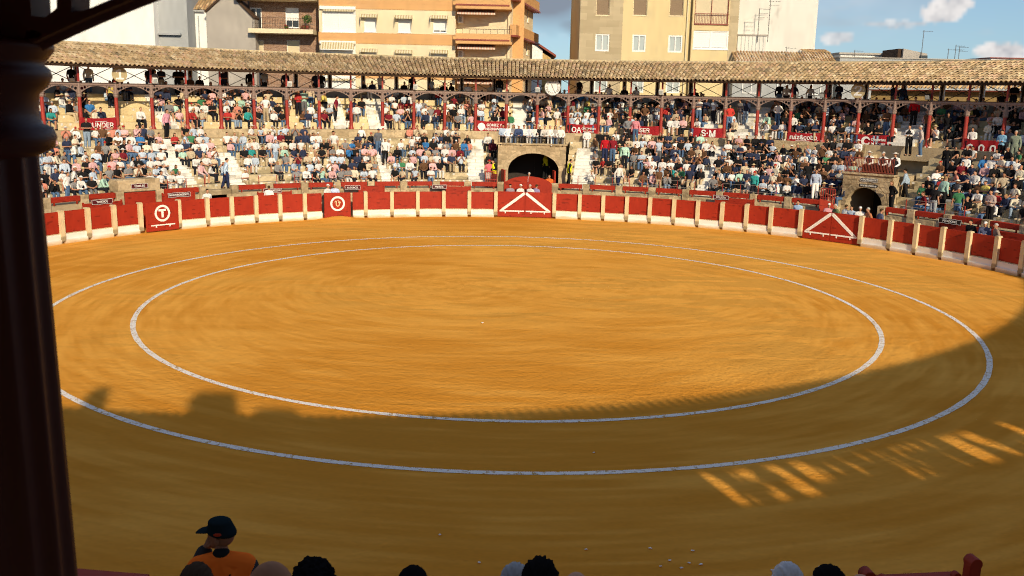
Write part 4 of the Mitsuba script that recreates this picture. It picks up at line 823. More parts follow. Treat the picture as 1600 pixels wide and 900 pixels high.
# distant white house in the gap
t = thing('far_white_house', 'small distant white house with a sloping roof in the sky gap', 'house')
x0, zt = (1.37, 13.50); x1, zs_ = (4.61, 12.02); xm, zm_ = (3.28, 12.55)
P = Polygon([(x0, 0), (xm, 0), (xm, zm_), (x0+.2, zt+.4), (x0, zt)]); m = extr(P, 8); m.apply_translation([0, 75, 0]); part(t, 'wall', m, 'm_bwhite')
P = Polygon([(xm+.01, 0), (x1-.4, 0), (x1-.4, zs_-.3), (xm+.01, zm_-.3)]); m = extr(P, 8); m.apply_translation([0, 75.2, 0]); part(t, 'extension', m, 'm_ochre')
P = Polygon([(x0-.2, zt+.75), (x1+.2, zs_), (x1+.2, zs_-.25), (x0-.2, zt+.5)]); m = extr(P, 8.6); m.apply_translation([0, 74.6, 0]); part(t, 'roof', m, 'm_redframe')
# yellow flats
t = thing('yellow_flats', 'yellow flats with a stone clad end and brown shuttered windows', 'building'); Y = 47
up = [(6.80, 7.92, 14.14, 16.59), (9.89, 11.06, 14.20, 16.66), (12.93, 14.10, 14.22, 16.72)]; lo = [(6.83, 8.01, 11.23, 12.64), (9.95, 11.08, 11.25, 12.65), (12.96, 14.15, 11.26, 12.66)]
lo2 = [(a, b, c-3.35, d_-3.35) for a, b, c, d_ in lo]; up2 = []
cx0, cx1, _, zt = 5.48, 9.06, 11.23, 18.41; yx1 = (14.76, 12.43)[0]
part(t, 'stone_wall', wallmesh(cx0, cx1, 0, zt, [up[0], lo[0], lo2[0]], Y), 'm_clad'); part(t, 'wall', wallmesh(cx1+.004, yx1, 0, zt, up[1:]+lo[1:]+lo2[1:], Y+.02), 'm_yellow')
part(t, 'core', bx(cx0, yx1, Y+.26, 60, 0, zt), 'm_yellow')
for w in up: window(t, w, Y+.04, 'brown', .05, 1, sill=True, fmat='m_creamwall')
for w in lo+lo2: window(t, w, Y-.02, 'pane', .12, 2, sill=False)
px_ = (14.44, 12.42)[0]; part(t, 'drain_pipe', tube((px_, Y-.08, 0), (px_, Y-.08, zt), .06, 8), 'm_creamwall')
rx0, rx1, _, _ = 14.80, 15.29, 13.01, 15.61; part(t, 'recess', bx(rx0, rx1, 48.4, 60, 0, zt), 'm_rendergrey')
bx0, bx1, _, _ = 15.01, 17.83, 12.96, 15.52; g1 = (14.97, 17.78, 13.58, 16.13); g2 = (14.97, 17.91, 11.56, 13.06)
part(t, 'bay_wall', wallmesh(bx0-.2, bx1+.05, 0, zt, [g1, g2], 46.6), 'm_yellow'); part(t, 'bay_core', bx(bx0-.2, bx1+.05, 46.86, 60, 0, zt), 'm_yellow')
w = window(t, g1, 46.6, 'beige', .06, 2, fmat='m_redframe', sill=False)
x0, x1, z0, z1 = 15.00, 17.82, 13.52, 14.44; part(w, 'balcony_rail', cat([bx(x0, x1, 46.5, 46.55, z1-.05, z1), bx(x0, x1, 46.5, 46.55, z0, z0+.08)]+[bx(q-.012, q+.012, 46.51, 46.54, z0, z1) for q in np.arange(x0, x1, .13)]), 'm_redframe')
window(t, g2, 46.6, 'blind', .12, 2, gap=.1)
ex0, ex1, _, _ = 17.92, 18.67, 13.01, 15.58; part(t, 'end_wall', bx(bx1+.06, ex1, 46.7, 60, 0, zt), 'm_clad')
# stained white wall, roofs and aerials on the far side
t = thing('stained_white_building', 'tall blank white gable wall with grey weather stains', 'building')
x0, x1, _, _ = 19.83, 26.87, 13.46, 16.19; part(t, 'wall', bx(x0-.3, x1, 52, 64, 0, (22.22, 18.33)[1]), 'm_stained')
t = thing('rooftop_shed', 'low weathered white rooftop shed below two aerials', 'shed'); x0, x1, z0, z1 = 19.49, 21.94, 11.11, 12.95
part(t, 'wall', bx(x0, x1, 50, 51.9, z0-3, z1), 'm_stained'); part(t, 'cap', bx(x0-.05, x1+.1, 49.9, 51.95, z1, z1+.12), 'm_rendergrey')
for i in range(7): part(t, 'rib', bx(x0+.3+i*.32, x0+.34+i*.32, 49.97, 50.0, z0, z1), 'm_bgrey')
t = thing('tiled_outhouse', 'low house with steep clay tile roof below the white gable wall', 'house')
x0, x1, z0, z1 = 18.23, 26.90, 10.49, 11.31; part(t, 'wall', bx(x0, x1-.3, 45.4, 50, 0, z0+.1), 'm_bgrey')
for i in range(3):
    q0 = x0+.3+i*(x1-x0)/3; window(t, (q0+.5, q0+2.0, 8.0, 9.3), 45.25, 'pane', .07, 2, sill=False)
tilefield(t, 'roof_tile', [x0, 45.0, z0], [1, 0, 0], [0, 1.0, .46], int((x1-x0)/.248), 5, 31); part(t, 'eave', bx(x0-.1, x1+.1, 44.98, 45.5, z0-.14, z0-.0), 'm_creamwall')
x0, x1, z0, z1 = 25.49, 27.78, 11.56, 11.99; tilefield(t, 'upper_tile', [x0, 50, z0], [1, 0, 0], [0, 1, .2], int((x1-x0)/.248), 4, 32); part(t, 'upper_wall', bx(x0, x1, 50.1, 53, 4, z0), 'm_bwhite')
t = thing('long_white_building', 'low long white building with a dark flat roof edge and small vents', 'building')
x0, x1, z0, z1 = 31.99, 36.32, 11.35, 12.05; part(t, 'wall', bx(x0, x1, 60, 70, 0, z1), 'm_bwhite'); part(t, 'roof', bx(x0-.2, x1+.2, 59.8, 70, z1, z1+.18), 'm_rendergrey')
for px, pz in ((32.87, 11.69), (34.12, 11.72), (35.44, 11.74)): part(t, 'vent', bx(px-.35, px+.35, 59.97, 60.02, pz-.12, pz+.12), 'm_darkpane')
t = thing('rooftop_block', 'tan rooftop block with a sloping top and a dark end wall', 'building')
x0, z0 = (35.68, 11.50); x1, z1 = (38.30, 12.02); xt, zt2 = (36.05, 12.43)
P = Polygon([(xt, 4), (x1, 4), (x1, z1), (xt, zt2)]); m = extr(P, 5); m.apply_translation([0, 55, 0]); part(t, 'wall', m, 'm_rendergrey'); part(t, 'end_wall', bx(x0, xt-.01, 55.3, 59, 4, zt2), 'm_wood')
xw, zw = (37.98, 11.66); part(t, 'window', bx(xw-.4, xw+.35, 54.96, 55.0, zw-.15, zw+.2), 'm_darkpane')
t = thing('flat_roofed_house', 'long pale parapet of a flat roofed house behind the tiled roof', 'building')
x0, x1, z0, z1 = 27.17, 44.65, 10.76, 11.09; part(t, 'wall', bx(x0, x1+6, 46, 54, 0, z1), 'm_bgrey'); part(t, 'cap', bx(x0-.1, x1+6, 45.9, 54, z1, z1+.08), 'm_rendergrey')
t = thing('distant_white_house', 'small distant white house tip at the far end of the roof line', 'house')
x0, x1, z0, z1 = 51.76, 55.36, 11.90, 12.47; part(t, 'wall', bx(x0, x1+3, 70, 78, 0, z1), 'm_bwhite'); part(t, 'cap', bx(x0-.2, x1+3, 69.8, 78, z1, z1+.1), 'm_redframe')
# ochre tiled house seen through the gallery
t = thing('ochre_house', 'ochre house with clay tile roof glimpsed through the gallery past plate 2', 'house'); am, r = 47.5, 38.5
zw, zr = 8.35, 9.15
part(t, 'wall', pol(bx(-6.2, 6.2, 0, 6, 0, zw), am, r), 'm_ochre')
M = PM(am, r); o = M @ np.array([-6.4, -.35, zw, 1]); tilefield(t, 'roof_tile', o[:3], M[:3, 0], M[:3, 1]*.8+np.array([0, 0, .5]), 51, 4, 41); part(t, 'eave', pol(bx(-6.4, 6.4, -.3, .1, zw-.08, zw), am, r), 'm_redframe')
t = thing('grey_back_wall', 'plain grey house wall glimpsed through the gallery at the shaded end', 'wall'); part(t, 'wall', pol(bx(-6, 6, 0, 1, 0, 9.3), 62.5, 40), 'm_bgrey'); part(t, 'cap', pol(bx(-6, 6, -.05, 1.05, 9.3, 9.4), 62.5, 40), 'm_rendergrey')
def aerial(px, pz0, pz1, y, label, bars=3):
    t = thing('roof_aerial', label, 'aerial'); part(t, 'mast', tube((px, y, pz0), (px, y, pz1), .03, 6), 'm_aerial')
    for i in range(bars):
        z = pz1-.1-.35*i; part(t, 'boom', cat([tube((px-.1, y, z), (px+.9-.2*i, y+.1, z), .015, 5)]+[tube((px+q, y-.25, z), (px+q, y+.25, z), .01, 4) for q in (.2, .45, .7)]), 'm_aerial')
for a, b, y, l, n in (((22.07, 13.02), (21.84, 15.95), 49.9, 'tall thin aerial in front of the white gable wall, the taller one', 2), ((21.18, 13.00), (21.22, 15.30), 49.9, 'tall thin aerial in front of the white gable wall, the shorter one', 3), ((37.71, 11.54), (37.54, 14.11), 54.9, 'tall bare mast in front of the tan rooftop block', 1), ((40.67, 11.41), (40.59, 12.57), 56, 'short aerial between the tan block and the twin aerials', 1), ((41.33, 11.42), (41.21, 12.93), 56, 'first of two close aerials against the sky', 2), ((41.69, 11.43), (41.64, 12.83), 56, 'second of two close aerials against the sky', 2), ((33.27, 11.99), (33.28, 12.48), 59.8, 'small aerial on the long white building', 1), ((36.53, 11.52), (36.51, 12.25), 60, 'small aerial at the end of the long white building', 1), ((23.78, 11.44), (23.73, 12.09), 50, 'small dark aerial by the white gable wall foot', 1)):
    aerial(a[0], a[1]-.6, b[1], y, l, n)
# houses behind the viewer, whose roofs and chimneys shade the sand
t = thing('rear_house', 'house with two chimneys standing behind the near stand', 'house')
part(t, 'wall', bx(-4, 8.5, -54, -43.6, 0, 13.6), 'm_bwhite')
for x, y, w, z in ((4.0, -44.6, .95, 16.0), (1.1, -44.4, .32, 16.0), (5.4, -44.6, .9, 15.45)): part(t, 'chimney', bx(x-w/2, x+w/2, y-.5, y+.3, 13, z), 'm_rendergrey')

# ------------------------------------------------------------------ people
def sph(p, r, n): return m3.Manifold.sphere(r, n).translate([float(x) for x in p])
def bones(J, B, n, grow=0.0):
    out = []
    for a, b in B:
        (pa, ra), (pb, rb) = J[a], J[b]
        out.append(m3.Manifold.batch_hull([sph(pa, ra+grow, n), sph(pb, rb+grow, n)]))
    return m3.Manifold.batch_boolean(out, m3.OpType.Add)
def ell(p, r, n): return m3.Manifold.sphere(1.0, n).scale([float(x) for x in r]).translate([float(x) for x in p])
def skeleton(pose):
    """joints of a figure facing +y; seated figures have their seat at the origin, standing ones their feet"""
    g = {}
    seated = pose.startswith('sit'); lean = {'sit_lean': .20, 'sit_lean2': .26}.get(pose, .05); tw = {'sit_turn': .35, 'sit_turn2': -.35}.get(pose, 0.0)
    hz = .10 if seated else .93
    g['pel'] = ((0, 0, hz), .125); g['hl'] = ((-.095, .02, hz-.01), .09); g['hr'] = ((.095, .02, hz-.01), .09)
    ch = np.array([0, lean*.8, hz+.30]); g['waist'] = ((0, lean*.35, hz+.14), .12); g['chl'] = ((-.075, lean*.85, hz+.33), .115); g['chr'] = ((.075, lean*.85, hz+.33), .115)
    g['nb'] = ((0, lean*1.1, hz+.49), .058); g['nt'] = ((0, lean*1.2+.02, hz+.57), .05)
    hd = np.array([0, lean*1.3+.045, hz+.665]); g['head'] = (hd, .1)
    for s, k in ((-1, 'l'), (1, 'r')):
        sh = np.array([s*.185, lean*1.0+.01-s*tw*.15, hz+.43]); g['s'+k] = (sh, .062)
        if seated:
            kx = .12+(.06 if pose in ('sit_open', 'sit_lean') else 0)
            g['k'+k] = ((s*kx, .43, .085), .062); g['a'+k] = ((s*(kx-.01), .40 if pose != 'sit_cross' or s > 0 else .5, -.33), .045); g['f'+k] = ((s*(kx+.02), .56 if pose != 'sit_cross' or s > 0 else .66, -.365), .04)
            el, wr = {'sit': ((s*.24, .10, hz+.17), (s*.10, .30, hz+.09)), 'sit_lean': ((s*.23, .34, hz+.14), (s*.06, .46, hz+.12)), 'sit_lean2': ((s*.2, .36, hz+.16), (s*.05, .36, hz+.42)),
                      'sit_fold': ((s*.235, .08, hz+.2), (-s*.05, .21, hz+.22)), 'sit_phone': ((s*.22, .14, hz+.22), (s*.05, .30, hz+.48)), 'sit_open': ((s*.27, .12, hz+.18), (s*.17, .38, hz+.05)),
                      'sit_turn': ((s*.25, .05, hz+.18), (s*.12+.1, .25, hz+.10)), 'sit_turn2': ((s*.25, .05, hz+.18), (s*.12-.1, .25, hz+.10)), 'sit_cross': ((s*.24, .12, hz+.18), (s*.04, .33, hz+.13)),
                      'sit_brow': ((s*.25, .12, hz+.2), (s*.10, .30, hz+.09)) if s < 0 else ((.30, .16, hz+.48), (.10, .16, hz+.69))}[pose]
        else:
            d = {'stand_walk': s*.16, 'stand': 0.02*s, 'stand_fold': .03*s, 'stand_hip': -.03*s, 'stand_call': .02*s}[pose]
            g['k'+k] = ((s*.10, d*.5+.02, .50), .065); g['a'+k] = ((s*.10, d-.03, .09), .045); g['f'+k] = ((s*.12, d+.12, .045), .045)
            el, wr = {'stand': ((s*.25, -.02, hz+.17), (s*.25, .06, hz-.07)), 'stand_walk': ((s*.25, -s*.08, hz+.18), (s*.24, -s*.14+.06, hz-.05)), 'stand_fold': ((s*.24, .06, hz+.2), (-s*.04, .2, hz+.2)), 'stand_hip': ((s*.30, -.08, hz+.2), (s*.16, .06, hz+.05)),
                      'stand_call': ((s*.25, -.02, hz+.17), (s*.25, .06, hz-.07)) if s < 0 else ((.25, .12, hz+.28), (.12, .16, hz+.55))}[pose]
        g['e'+k] = (np.array(el), .046); g['w'+k] = (np.array(wr), .034); d = np.array(wr)-np.array(el); d /= np.linalg.norm(d); g['d'+k] = (np.array(wr)+d*.085, .036)
    if tw:
        for q in ('head', 'nt'): g[q] = (np.array(g[q][0])+[.03*np.sign(tw), 0, 0], g[q][1])
    return g
ARMS = lambda k: [('s'+k, 'e'+k), ('e'+k, 'w'+k), ('w'+k, 'd'+k)]
LEGS = lambda k: [('h'+k, 'k'+k), ('k'+k, 'a'+k), ('a'+k, 'f'+k)]
TORSO = [('hl', 'hr'), ('pel', 'waist'), ('waist', 'chl'), ('waist', 'chr'), ('chl', 'chr'), ('chl', 'sl'), ('chr', 'sr'), ('chl', 'nb'), ('chr', 'nb'), ('sl', 'nb'), ('sr', 'nb'), ('nb', 'nt'), ('hl', 'waist'), ('hr', 'waist')]
def headshape(p, n, k=1.0):
    p = np.array(p); return m3.Manifold.batch_boolean([ell(p+[0, -.005, .02], (.076, .095, .098), n), m3.Manifold.batch_hull([ell(p+[0, .035, -.045], (.05, .055, .06), n), ell(p+[0, .02, .02], (.07, .07, .06), n)]), m3.Manifold.batch_hull([ell(p+[0, .088, .02], (.010, .012, .02), 6), ell(p+[0, .10, -.012], (.014, .016, .012), 6)])], m3.OpType.Add)
def figure(pose, sleeve, legs, hair, n=8):
    J = skeleton(pose); hd = np.array(J['head'][0]); out = {}
    body = m3.Manifold.batch_boolean([bones(J, TORSO+ARMS('l')+ARMS('r')+LEGS('l')+LEGS('r'), n), headshape(hd, n+2)], m3.OpType.Add)
    out['body'] = man(body.simplify(.006))
    up = list(TORSO[:-3])+[('hl', 'waist'), ('hr', 'waist')]
    Js = {k: (np.array(v[0], float), v[1]) for k, v in J.items()}
    arm = []
    for k in 'lr':
        if sleeve == 'long': arm += [('s'+k, 'e'+k), ('e'+k, 'w'+k)]
        elif sleeve == 'short':
            Js['m'+k] = (Js['s'+k][0]*.35+Js['e'+k][0]*.65, .056); arm += [('s'+k, 'm'+k)]
    up = [b for b in up if 'nt' not in b]
    out['shirt'] = man(bones(Js, up+arm, n, .014).simplify(.006))
    lg = []
    for k in 'lr':
        if legs == 'long': Js['t'+k] = (Js['a'+k][0]+[0, 0, .03], .056); lg += [('h'+k, 'k'+k), ('k'+k, 't'+k)]
        else: Js['t'+k] = (Js['h'+k][0]*.2+Js['k'+k][0]*.8, .075); lg += [('h'+k, 't'+k)]
    hips = [('hl', 'hr'), ('pel', 'hl'), ('pel', 'hr')]
    out['trousers'] = man(bones(Js, hips+lg, n, .017).simplify(.006))
    sh = [m3.Manifold.batch_hull([sph(Js['a'+k][0]+[0, -.03, -.03], .05, n), sph(Js['f'+k][0], .048, n)]) for k in 'lr']
    out['shoes'] = man(m3.Manifold.batch_boolean(sh, m3.OpType.Add).simplify(.006))
    cap = ell(hd+[0, -.012, .03], (.085, .10, .102), n+2)
    cut = cap.trim_by_plane([0, -.55, 1.0], float((hd+[0, 0, .03]) @ np.array([0, -.55, 1.0])/math.hypot(.55, 1)))
    if hair == 'short': H = cut
    elif hair == 'long': H = m3.Manifold.batch_boolean([cut, m3.Manifold.batch_hull([ell(hd+[0, -.045, .03], (.088, .06, .08), n), ell(hd+[0, -.06, -.17], (.085, .04, .06), n)])], m3.OpType.Add)
    elif hair == 'bun': H = m3.Manifold.batch_boolean([cut, ell(hd+[0, -.12, .05], (.045, .045, .045), n)], m3.OpType.Add)
    elif hair == 'brim': H = m3.Manifold.batch_boolean([ell(hd+[0, -.005, .065], (.09, .105, .085), n+2).trim_by_plane([0, 0, 1], float(hd[2]+.055)), m3.Manifold.cylinder(.02, .175, .165, n+4).translate([float(x) for x in hd+[0, 0, .05]])], m3.OpType.Add)
    elif hair == 'cap': H = m3.Manifold.batch_boolean([ell(hd+[0, -.005, .045], (.088, .104, .095), n+2).trim_by_plane([0, -.15, 1], float((hd+[0, 0, .045]) @ np.array([0, -.15, 1.0])/math.hypot(.15, 1))), m3.Manifold.batch_hull([ell(hd+[0, .10, .055], (.07, .01, .008), n), ell(hd+[0, .165, .045], (.045, .012, .008), n)])], m3.OpType.Add)
    else: H = None
    if H is not None: out['hat' if hair in ('brim', 'cap') else 'hair'] = man(H.simplify(.005))
    return {k: (np.array(m.vertices), np.array(m.faces)) for k, m in out.items()}
LIB = {}
def fig(pose, sleeve, legs, hair, n=8):
    k = (pose, sleeve, legs, hair, n)
    if k not in LIB: LIB[k] = figure(*k)
    return LIB[k]
SKIN = [(.50, .27, .175), (.44, .225, .14), (.56, .32, .22), (.36, .18, .11), (.48, .24, .16)]
TOPS = [('white', (.76, .76, .76), 36), ('pale blue', (.50, .60, .74), 14), ('pink', (.70, .43, .45), 6), ('black', (.018, .018, .02), 19), ('navy', (.035, .045, .09), 6), ('grey', (.24, .24, .25), 6), ('beige', (.60, .50, .36), 7), ('teal', (.04, .32, .32), 1.5), ('red', (.42, .04, .04), 2), ('green', (.06, .22, .11), 1.2), ('yellow', (.70, .58, .16), 1), ('brown', (.13, .07, .04), 3), ('coral', (.66, .27, .20), 1.6), ('mint', (.45, .70, .60), 2.4), ('cream', (.76, .70, .56), 6), ('blue', (.05, .20, .50), 1.3), ('maroon', (.18, .02, .03), 2)]
BOTS = [('dark trousers', (.022, .024, .032), 36), ('jeans', (.09, .16, .29), 26), ('beige trousers', (.48, .39, .26), 13), ('grey trousers', (.16, .165, .18), 10), ('white trousers', (.76, .75, .72), 8), ('pale jeans', (.28, .38, .52), 7)]
HAIRC = [('dark', (.018, .013, .010), 52), ('brown', (.07, .04, .022), 22), ('grey', (.34, .33, .32), 14), ('white', (.68, .67, .64), 6), ('fair', (.34, .22, .10), 6)]
def pick(r, L):
    w = np.array([x[2] for x in L], float); return L[r.choice(len(L), p=w/w.sum())]
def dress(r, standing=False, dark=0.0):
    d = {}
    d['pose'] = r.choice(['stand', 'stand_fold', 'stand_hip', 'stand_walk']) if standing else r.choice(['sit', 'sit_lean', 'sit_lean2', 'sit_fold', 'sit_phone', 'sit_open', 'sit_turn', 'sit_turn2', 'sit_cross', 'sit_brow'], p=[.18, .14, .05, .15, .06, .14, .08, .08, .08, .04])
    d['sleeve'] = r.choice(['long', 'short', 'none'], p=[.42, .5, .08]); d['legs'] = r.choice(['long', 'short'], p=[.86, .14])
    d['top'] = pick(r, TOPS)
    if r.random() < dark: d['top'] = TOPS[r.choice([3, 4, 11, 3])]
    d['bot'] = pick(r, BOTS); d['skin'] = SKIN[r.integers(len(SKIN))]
    u = r.random(); d['hairc'] = pick(r, HAIRC)
    if u < .55: d['hair'] = 'short'
    elif u < .74: d['hair'] = 'long'
    elif u < .78: d['hair'] = 'bun'
    elif u < .86: d['hair'] = 'brim'; d['hairc'] = ('straw', (.62, .50, .28), 1) if r.random() < .7 else ('white', (.74, .72, .68), 1)
    elif u < .94: d['hair'] = 'cap'; d['hairc'] = [('white', (.76, .76, .75), 1), ('red', (.5, .03, .03), 1), ('navy', (.03, .04, .10), 1), ('black', (.02, .02, .02), 1)][r.integers(4)]
    else: d['hair'] = 'bald'
    return d
def pieces(d, n=8):
    return fig(d['pose'], d['sleeve'], d['legs'], d['hair'], n)
def colours(d, r):
    j = r.uniform(.85, 1.1); shoe = (.03, .028, .028) if r.random() < .55 else (.62, .62, .60)
    return {'body': d['skin'], 'shirt': np.array(d['top'][1])*j, 'trousers': np.array(d['bot'][1])*r.uniform(.8, 1.15), 'shoes': shoe, 'hair': d['hairc'][1], 'hat': d['hairc'][1]}
def placed(v, a, r_, z, yaw, s, mir):
    v = v*s
    if mir: v = v*[-1, 1, 1]
    M = PM(a, r_, z, 180+yaw)                            # facing the sand
    return v @ M[:3, :3].T+M[:3, 3]
def add_person(label, d, a, r_, z, yaw=0, s=1.0, mir=False, seed=0, group=None, n=8, name='person'):
    r = np.random.default_rng(seed); k = thing(name, label, 'person', group); col = colours(d, r)
    for nm, (v, f) in pieces(d, n).items():
        put(k+'__'+nm, trimesh.Trimesh(placed(v, a, r_, z, yaw, s, mir), f[:, ::-1] if mir else f, process=False), 'm_vc', True, col[nm])
    for nm, c, mesh in d.get('extra', []):
        v = placed(np.array(mesh.vertices), a, r_, z, yaw, s, mir); put(k+'__'+nm, trimesh.Trimesh(v, mesh.faces, process=False), 'm_vc', True, c)
    return k
LOW = lambda i: (27.0+.63*i+.24, 1.6+.404*(i+1)); UPP = lambda j: (32.0+.6*j+.22, 5.40+.40*j)
# how full each stretch of the stands is: (from, to, share), lower rows 0-6 and upper rows 0-4
LOWZ = [(-63, -53.4, (0, 6), .86), (-53.4, -48, (1, 6), .80), (-48, -43.6, (0, 6), .84), (-42.3, -38.6, (1, 6), .82), (-38.6, -37.2, (0, 6), .6), (-36, -33, (0, 6), .55), (-33, -29.5, (0, 2), .42), (-33, -29.5, (3, 6), .6), (-29.5, -25, (0, 6), .82), (-25, -18.6, (0, 4), .84), (-25, -18.6, (5, 6), .35), (-18.6, -17.4, (1, 5), .5), (-16.3, -13.5, (0, 4), .45), (-16.3, -13.5, (5, 6), .12), (-13.5, -6.2, (2, 6), .86), (-13.5, -9.5, (0, 1), .50), (-9.5, -6.2, (0, 1), .04), (-6.2, -5.4, (4, 6), .5), (10.6, 13.5, (0, 2), .5), (10.6, 13.5, (3, 6), .65), (13.5, 17.5, (0, 0), .25), (13.5, 17.5, (1, 2), .3), (13.5, 17.5, (3, 6), .85), (17.5, 25.6, (0, 6), .93), (26.9, 38, (0, 5), .95), (26.9, 33, (6, 6), .85), (33, 38, (6, 6), .2), (38, 44, (0, 6), .93), (50.6, 53, (1, 3), .4), (52.6, 57, (0, 6), .82), (57, 75, (1, 6), .94), (57, 75, (0, 0), .55)]
UPPZ = [(-55, -50.3, (0, 3), .80), (-50.3, -46.5, (0, 4), .42), (-46.5, -42.4, (0, 4), .30), (-42, -38.7, (0, 4), .55), (-38.7, -27.2, (0, 4), .78), (-27.2, -22, (0, 4), .66), (-20.4, -17.4, (0, 2), .45), (-15.8, -12, (0, 2), .86), (-15.8, -12, (3, 4), .35), (-12, -4.4, (0, 1), .72), (-12, -4.4, (2, 4), .42), (-4.4, -.2, (0, 4), .30), (1.6, 6.8, (0, 4), .60), (6.8, 23.4, (0, 4), .90), (25, 27.5, (0, 3), .35), (30.5, 40, (0, 4), .88), (40, 45.2, (0, 4), .84), (47.3, 60, (0, 4), .74)]
rp = np.random.default_rng(2024); CROWD = []
def fill(Z, pos, tier, pitch):
    for a0, a1, (i0, i1), dens in Z:
        for i in range(i0, i1+1):
            r_, z = pos(i); st = math.degrees(pitch/r_); a = a0+st*.5
            while a < a1:
                q = rp.random()
                if tier == 'low' and i == 6 and any(A0+DC*k-.3 < a < A0+DC*k+DC+.3 for k in (-2, 1, 3, 5, 8, 10)): q += .55
                if q < dens:
                    standing = rp.random() < (.05 if tier == 'low' else .06)
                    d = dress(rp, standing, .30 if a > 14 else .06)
                    CROWD.append(dict(d=d, a=a+rp.normal(0, .14), r=(r_-.02+rp.normal(0, .05)) if not standing else r_-.02, z=z-.02, yaw=rp.normal(0, 24), s=rp.uniform(.86, 1.04), mir=rp.random() < .5, tier=tier, row=i, st=standing))
                a += st*rp.uniform(.93, 1.12)
fill(LOWZ, LOW, 'low', .50); fill(UPPZ, UPP, 'up', .50)
# figures standing along the back of the upper stand, seen dark against the houses
for a in (-44.4, -41.2, -39.9, -38.2, -37.8, -36.9, -35.9, -33.3, -30.4, -26.5, -23.1, -22.4, -17.4, -16.5, -15.6, -12.9, -11.9, -8.2, -7.0, -2.6, -1.6, 7.9, 13.2, 14.6, 36.0, 37.3, 44.1, 53.6, 54.6):
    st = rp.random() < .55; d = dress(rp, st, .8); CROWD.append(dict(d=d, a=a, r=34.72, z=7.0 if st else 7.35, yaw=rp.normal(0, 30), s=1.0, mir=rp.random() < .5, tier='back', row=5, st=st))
for a in (23.3, 24.3, 25.0, 27.4, 28.0):
    d = dress(rp, True, .5); CROWD.append(dict(d=d, a=a, r=32.9, z=5.8, yaw=rp.normal(0, 30), s=1.0, mir=False, tier='up', row=1, st=True))
for q in CROWD:                                          # size in the picture: nearer is larger
    x, y = q['r']*math.sin(math.radians(q['a'])), q['r']*math.cos(math.radians(q['a'])); p = np.array([x, y, q['z']+.4])-EYE
    dist = float(np.linalg.norm(p)); u = float(p @ _rt)/float(p @ _fw)*1446
    q['size'] = (1.7 if q['st'] else 1.25)/dist*(0.0 if (u > 785 or u < -700 or q['tier'] == 'back') else 1.0)
    if q['tier'] == 'up': q['size'] *= .8
order = sorted(range(len(CROWD)), key=lambda i: -CROWD[i]['size']); SOLO = set(order[:262])
NTH = ['lowest', 'second', 'third', 'fourth', 'fifth', 'sixth', 'topmost']
def where(q):
    a = q['a']
    if q['tier'] == 'up':
        for hi, t in ((-46, 'near plate one'), (-20, 'left upper arches'), (0, 'round banner'), (12, 'OA banner'), (23, 'SER banner'), (33, 'SM banner'), (41, 'ruiz banner'), (46, 'past plate two'), (99, 'shaded end')):
            if a < hi: return t
    for hi, t in ((-53.4, 'TOREROS plate'), (-43.6, 'T screen'), (-36, 'low doorway'), (-29, 'past low doorway'), (-17, 'looped emblem'), (-5, 'before archway'), (18, 'past archway'), (26, 'below SER banner'), (33, 'below SM banner'), (38.5, 'POLICIA plate'), (44.2, 'before tunnel'), (53, 'cream stairs'), (57.5, 'past cream stairs'), (61.5, 'PICADORES plate'), (66, 'past PICADORES plate'), (99, 'far shaded end')):
        if a < hi: return t
def describe(q):
    d = q['d']; h = {'short': d['hairc'][0]+' hair', 'long': 'long '+d['hairc'][0]+' hair', 'bun': d['hairc'][0]+' bun', 'brim': d['hairc'][0]+' brimmed hat', 'cap': d['hairc'][0]+' cap', 'bald': 'bald head'}[d['hair']]
    row = {'low': NTH[q['row']]+' row', 'up': 'upper stand', 'back': 'back'}[q['tier']]; L = ['standing' if q['st'] else 'seated', 'person,', d['top'][0], 'top,']
    return ' '.join(L+[('shorts' if d['legs'] == 'short' else d['bot'][0])+',', h+',', row+',', where(q)])
byl = {}
for i in sorted(SOLO, key=lambda i: CROWD[i]['a']): byl.setdefault(describe(CROWD[i]), []).append(i)
LAB = {}
for l, ii in byl.items():
    for k, i in enumerate(ii): LAB[i] = l if len(ii) == 1 else ' '.join(l.split()[:14])+' '+['first', 'second', 'third', 'fourth', 'fifth', 'sixth'][min(k, 5)]+' such'
V, F, C = [], [], []; base = 0
for i, q in enumerate(CROWD):
    if q['st'] and q['tier'] != 'back' and q['tier'] == 'low': q['z'] -= .404; q['r'] -= .28
    if i in SOLO: add_person(LAB[i], q['d'], q['a'], q['r'], q['z'], q['yaw'], q['s'], q['mir'], i, 'spectators in the stands'); continue
    col = colours(q['d'], np.random.default_rng(i)); P = pieces(q['d'], 6)
    for nm, (v, f) in P.items():
        V.append(placed(v, q['a'], q['r'], q['z'], q['yaw'], q['s'], q['mir'])); F.append((f[:, ::-1] if q['mir'] else f)+base); base += len(v); C.append(np.tile(np.array(col[nm], float), (len(v), 1)))
for a in list(rp.uniform(149.3, 163.3, 22))+[150.1, 150.6, 154.2, 157.8, 158.2, 162.1]:                   # unseen figures added on the near side to break up sunlight on the sand
    q = dress(rp, True); v, f = pieces(q, 6)['body']; V.append(placed(v, a+rp.normal(0, .2), 34.5+rp.normal(0, .3), 6.75+rp.uniform(-.1, .55), rp.normal(0, 60), 1.0, False)); F.append(f+base); base += len(v); C.append(np.tile(np.array([.1, .1, .1]), (len(v), 1)))
put('crowd', trimesh.Trimesh(np.vstack(V), np.vstack(F), process=False), 'm_vc', True, np.vstack(C)); labels['crowd'] = {'label': 'dense crowd of seated spectators filling the sunny stands', 'category': 'crowd', 'kind': 'stuff'}
print('crowd', len(CROWD), 'tris', base)

